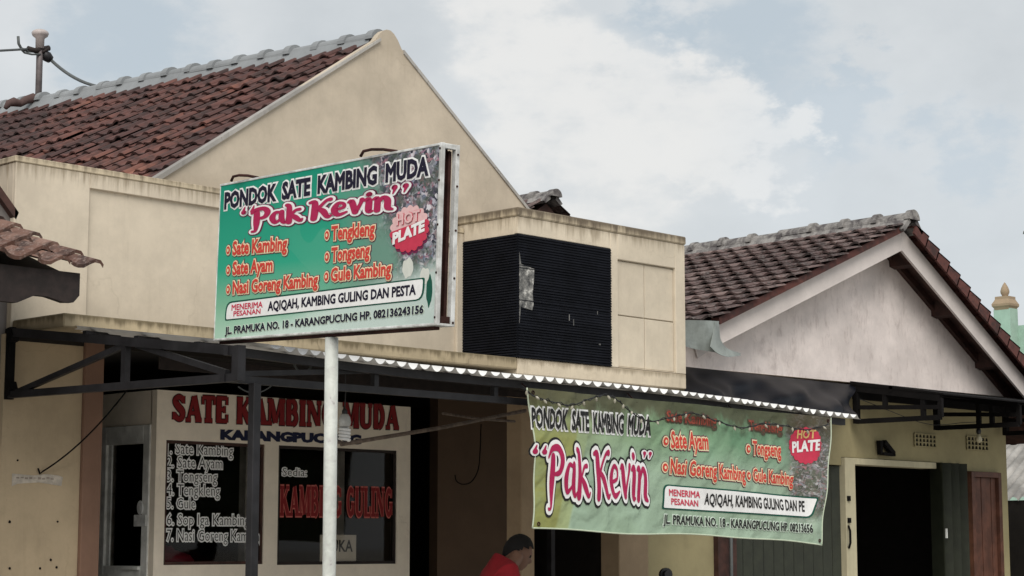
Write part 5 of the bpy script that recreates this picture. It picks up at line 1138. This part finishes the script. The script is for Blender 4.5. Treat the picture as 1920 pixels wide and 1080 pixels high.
# head turned down and to the right: ellipsoid sculpted with brow, nose, lips, chin and ears, joined into the body mesh
hc = hp.copy(); hc = hp + Vector((0, 0, 0.0))
down = 0.42; hf = (fx * math.cos(down) - Vector((0, 0, 1)) * math.sin(down)).normalized(); hl_ = lx; hu = hf.cross(hl_).normalized(); hu = hu if hu.z > 0 else -hu
bmh = bmesh.new(); bmesh.ops.create_uvsphere(bmh, u_segments=40, v_segments=30, radius=1)
def gs(x, s): return math.exp(-(x / s) ** 2)
def headpt(v):
    f_, s_, u_ = v.x, v.y, v.z
    X, Y, Z = f_ * 0.098, s_ * 0.075, u_ * 0.120
    if f_ > 0:
        X += 0.024 * gs(s_, 0.16) * gs(u_ + 0.18, 0.16)                 # nose
        X -= 0.010 * (gs(s_ - 0.40, 0.18) + gs(s_ + 0.40, 0.18)) * gs(u_ - 0.06, 0.12)   # eye sockets
        X += 0.008 * gs(u_ + 0.52, 0.07) * gs(s_, 0.3) + 0.007 * gs(u_ + 0.64, 0.06) * gs(s_, 0.26)   # lips
        X += 0.012 * gs(u_ + 0.86, 0.14) * gs(s_, 0.4); X += 0.006 * gs(u_ - 0.22, 0.1)
    if u_ < -0.2: Y *= 1 - 0.22 * min(1, (-0.2 - u_) / 0.8); X += 0.02 * (-0.2 - u_) * (1 if f_ > 0 else -0.6)
    Y += (0.018 if s_ > 0 else -0.018) * gs(f_ + 0.05, 0.13) * gs(u_ + 0.05, 0.22) * (1 if abs(s_) > 0.7 else 0)   # ears
    return hc + hf * X + hl_ * Y + hu * Z - per.location
for v in bmh.verts: v.co = headpt(v.co.copy())
tmp = bpy.data.meshes.new('tmp'); 
bmh.from_mesh(body.data); bmh.to_mesh(body.data); bmh.free()
for p in body.data.polygons: p.use_smooth = True
g = MB(); bmesh.ops.create_uvsphere(g.b, u_segments=40, v_segments=30, radius=1)
dl = []
for v in list(g.b.verts):
    f_, s_, u_ = v.co.x, v.co.y, v.co.z
    if (u_ < 0.42 and f_ > 0.50) or u_ < -0.62 or (f_ > 0.12 and u_ < 0.28) or (u_ < 0.05 and f_ > -0.12): dl.append(v); continue
    k_ = 1.10 + 0.012 * math.sin(f_ * 31 + s_ * 17) + 0.01 * math.sin(u_ * 43)
    v.co = hc + hf * (f_ * 0.098 * k_) + hl_ * (s_ * 0.078 * k_) + hu * (u_ * 0.118 * k_ + 0.004)
bmesh.ops.delete(g.b, geom=dl, context='VERTS'); build('hair', g, 'hair', per, smooth=True)
g = MB()
for s_ in (-1, 1):
    bmesh.ops.create_uvsphere(g.b, u_segments=12, v_segments=8, radius=0.011, matrix=Matrix.Translation(hc + hf * 0.083 + hl_ * 0.031 * s_ + hu * 0.008))
build('eyes', g, 'i_shade', per, smooth=True)

# =================================================================== SCOOTER (only its mirror shows)
mq = P(1250, 1077, y=-1.0)
sco = thing('motor_scooter', 'motor scooter parked below the banner, only its round mirror in view', 'motor scooter', (mq.x, mq.y, FL))
ox, oy = mq.x - 0.05, mq.y
for dx_ in (-0.62, 0.62):
    g = MB(); c_ = Vector((ox + 0.15, oy + dx_, FL + 0.27)); g.tube([c_ + Vector((0, 0.22 * math.cos(k * math.pi / 12), 0.22 * math.sin(k * math.pi / 12))) for k in range(25)], 0.048, 10); wh = build('wheel', g, 'black', sco, smooth=True)
    g = MB(); g.tube([c_ + Vector((0, 0.17 * math.cos(k * math.pi / 12), 0.17 * math.sin(k * math.pi / 12))) for k in range(25)], 0.012, 8)
    for k in range(5): g.tube([c_, c_ + Vector((0, 0.17 * math.cos(k * 1.2566), 0.17 * math.sin(k * 1.2566)))], 0.012, 6)
    build('rim', g, 'alu', wh, smooth=True)
red = flat('scooter_paint', (0.03, 0.03, 0.04), 0.25)
g = MB(); x_ = ox + 0.15
g.tube([(x_, oy - 0.52, FL + 0.52), (x_, oy - 0.45, FL + 0.75), (x_, oy - 0.40, FL + 0.95)], [0.10, 0.15, 0.10], 12); g.tube([(x_, oy - 0.40, FL + 0.42), (x_, oy, FL + 0.38), (x_, oy + 0.3, FL + 0.55), (x_, oy + 0.75, FL + 0.68)], [0.09, 0.11, 0.15, 0.07], 12); build('body', g, red, sco, smooth=True)
g = MB(); g.tube([(x_, oy - 0.02, FL + 0.74), (x_, oy + 0.3, FL + 0.76), (x_, oy + 0.7, FL + 0.80)], [0.09, 0.13, 0.08], 12); build('seat', g, 'black', sco, smooth=True)
g = MB(); g.tube([(x_ - 0.34, oy - 0.28, FL + 1.0), (x_ - 0.2, oy - 0.36, FL + 1.02), (x_, oy - 0.40, FL + 0.98), (x_ + 0.2, oy - 0.36, FL + 1.02), (x_ + 0.34, oy - 0.28, FL + 1.0)], 0.017, 8); g.tube([(x_, oy - 0.40, FL + 0.95), (x_, oy - 0.62, FL + 0.27)], 0.03, 8); build('handlebar', g, 'black', sco, smooth=True)
g = MB(); g.lathe((x_, oy - 0.52, FL + 0.88), [(0.02, -0.07), (0.07, -0.05), (0.08, 0.0), (0.07, 0.05), (0.02, 0.07)], 14); build('headlight', g, 'alu', sco, smooth=True)
for s_, mx in ((-1, mq.x), (1, x_ + (x_ - mq.x))):
    c_ = Vector((mx, mq.y - 0.0, mq.z - (0.13 if s_ > 0 else 0))); nr_ = (CAM - c_).normalized() * -1
    g = MB(); g.tube([(x_ + 0.22 * s_, oy - 0.34, FL + 1.02), Vector((x_ + 0.24 * s_, oy - 0.2, FL + 1.15)), c_ + Vector((0, 0.02, -0.03))], 0.008, 6)
    e1 = Vector((1, 0, 0)); n_ = 16
    for (sc_, d0, d1) in ((1.0, 0.0, 0.03),):
        ring0 = [c_ + e1 * 0.075 * math.cos(k * 2 * math.pi / n_) + Vector((0, 0, 0.052 * math.sin(k * 2 * math.pi / n_))) for k in range(n_)]
        g.prism(ring0, (0, 0.02, 0)); g.prism([p.lerp(c_, 0.35) + Vector((0, -0.02, 0)) for p in ring0], (0, 0.02, 0))
    mr = build('mirror', g, 'black', sco)
    g = MB(); g.prism([p.lerp(c_, 0.08) + Vector((0, 0.022, 0)) for p in ring0], (0, 0.004, 0)); build('mirror_glass', g, flat('chrome', (0.8, 0.8, 0.8), 0.08, 1.0), mr)
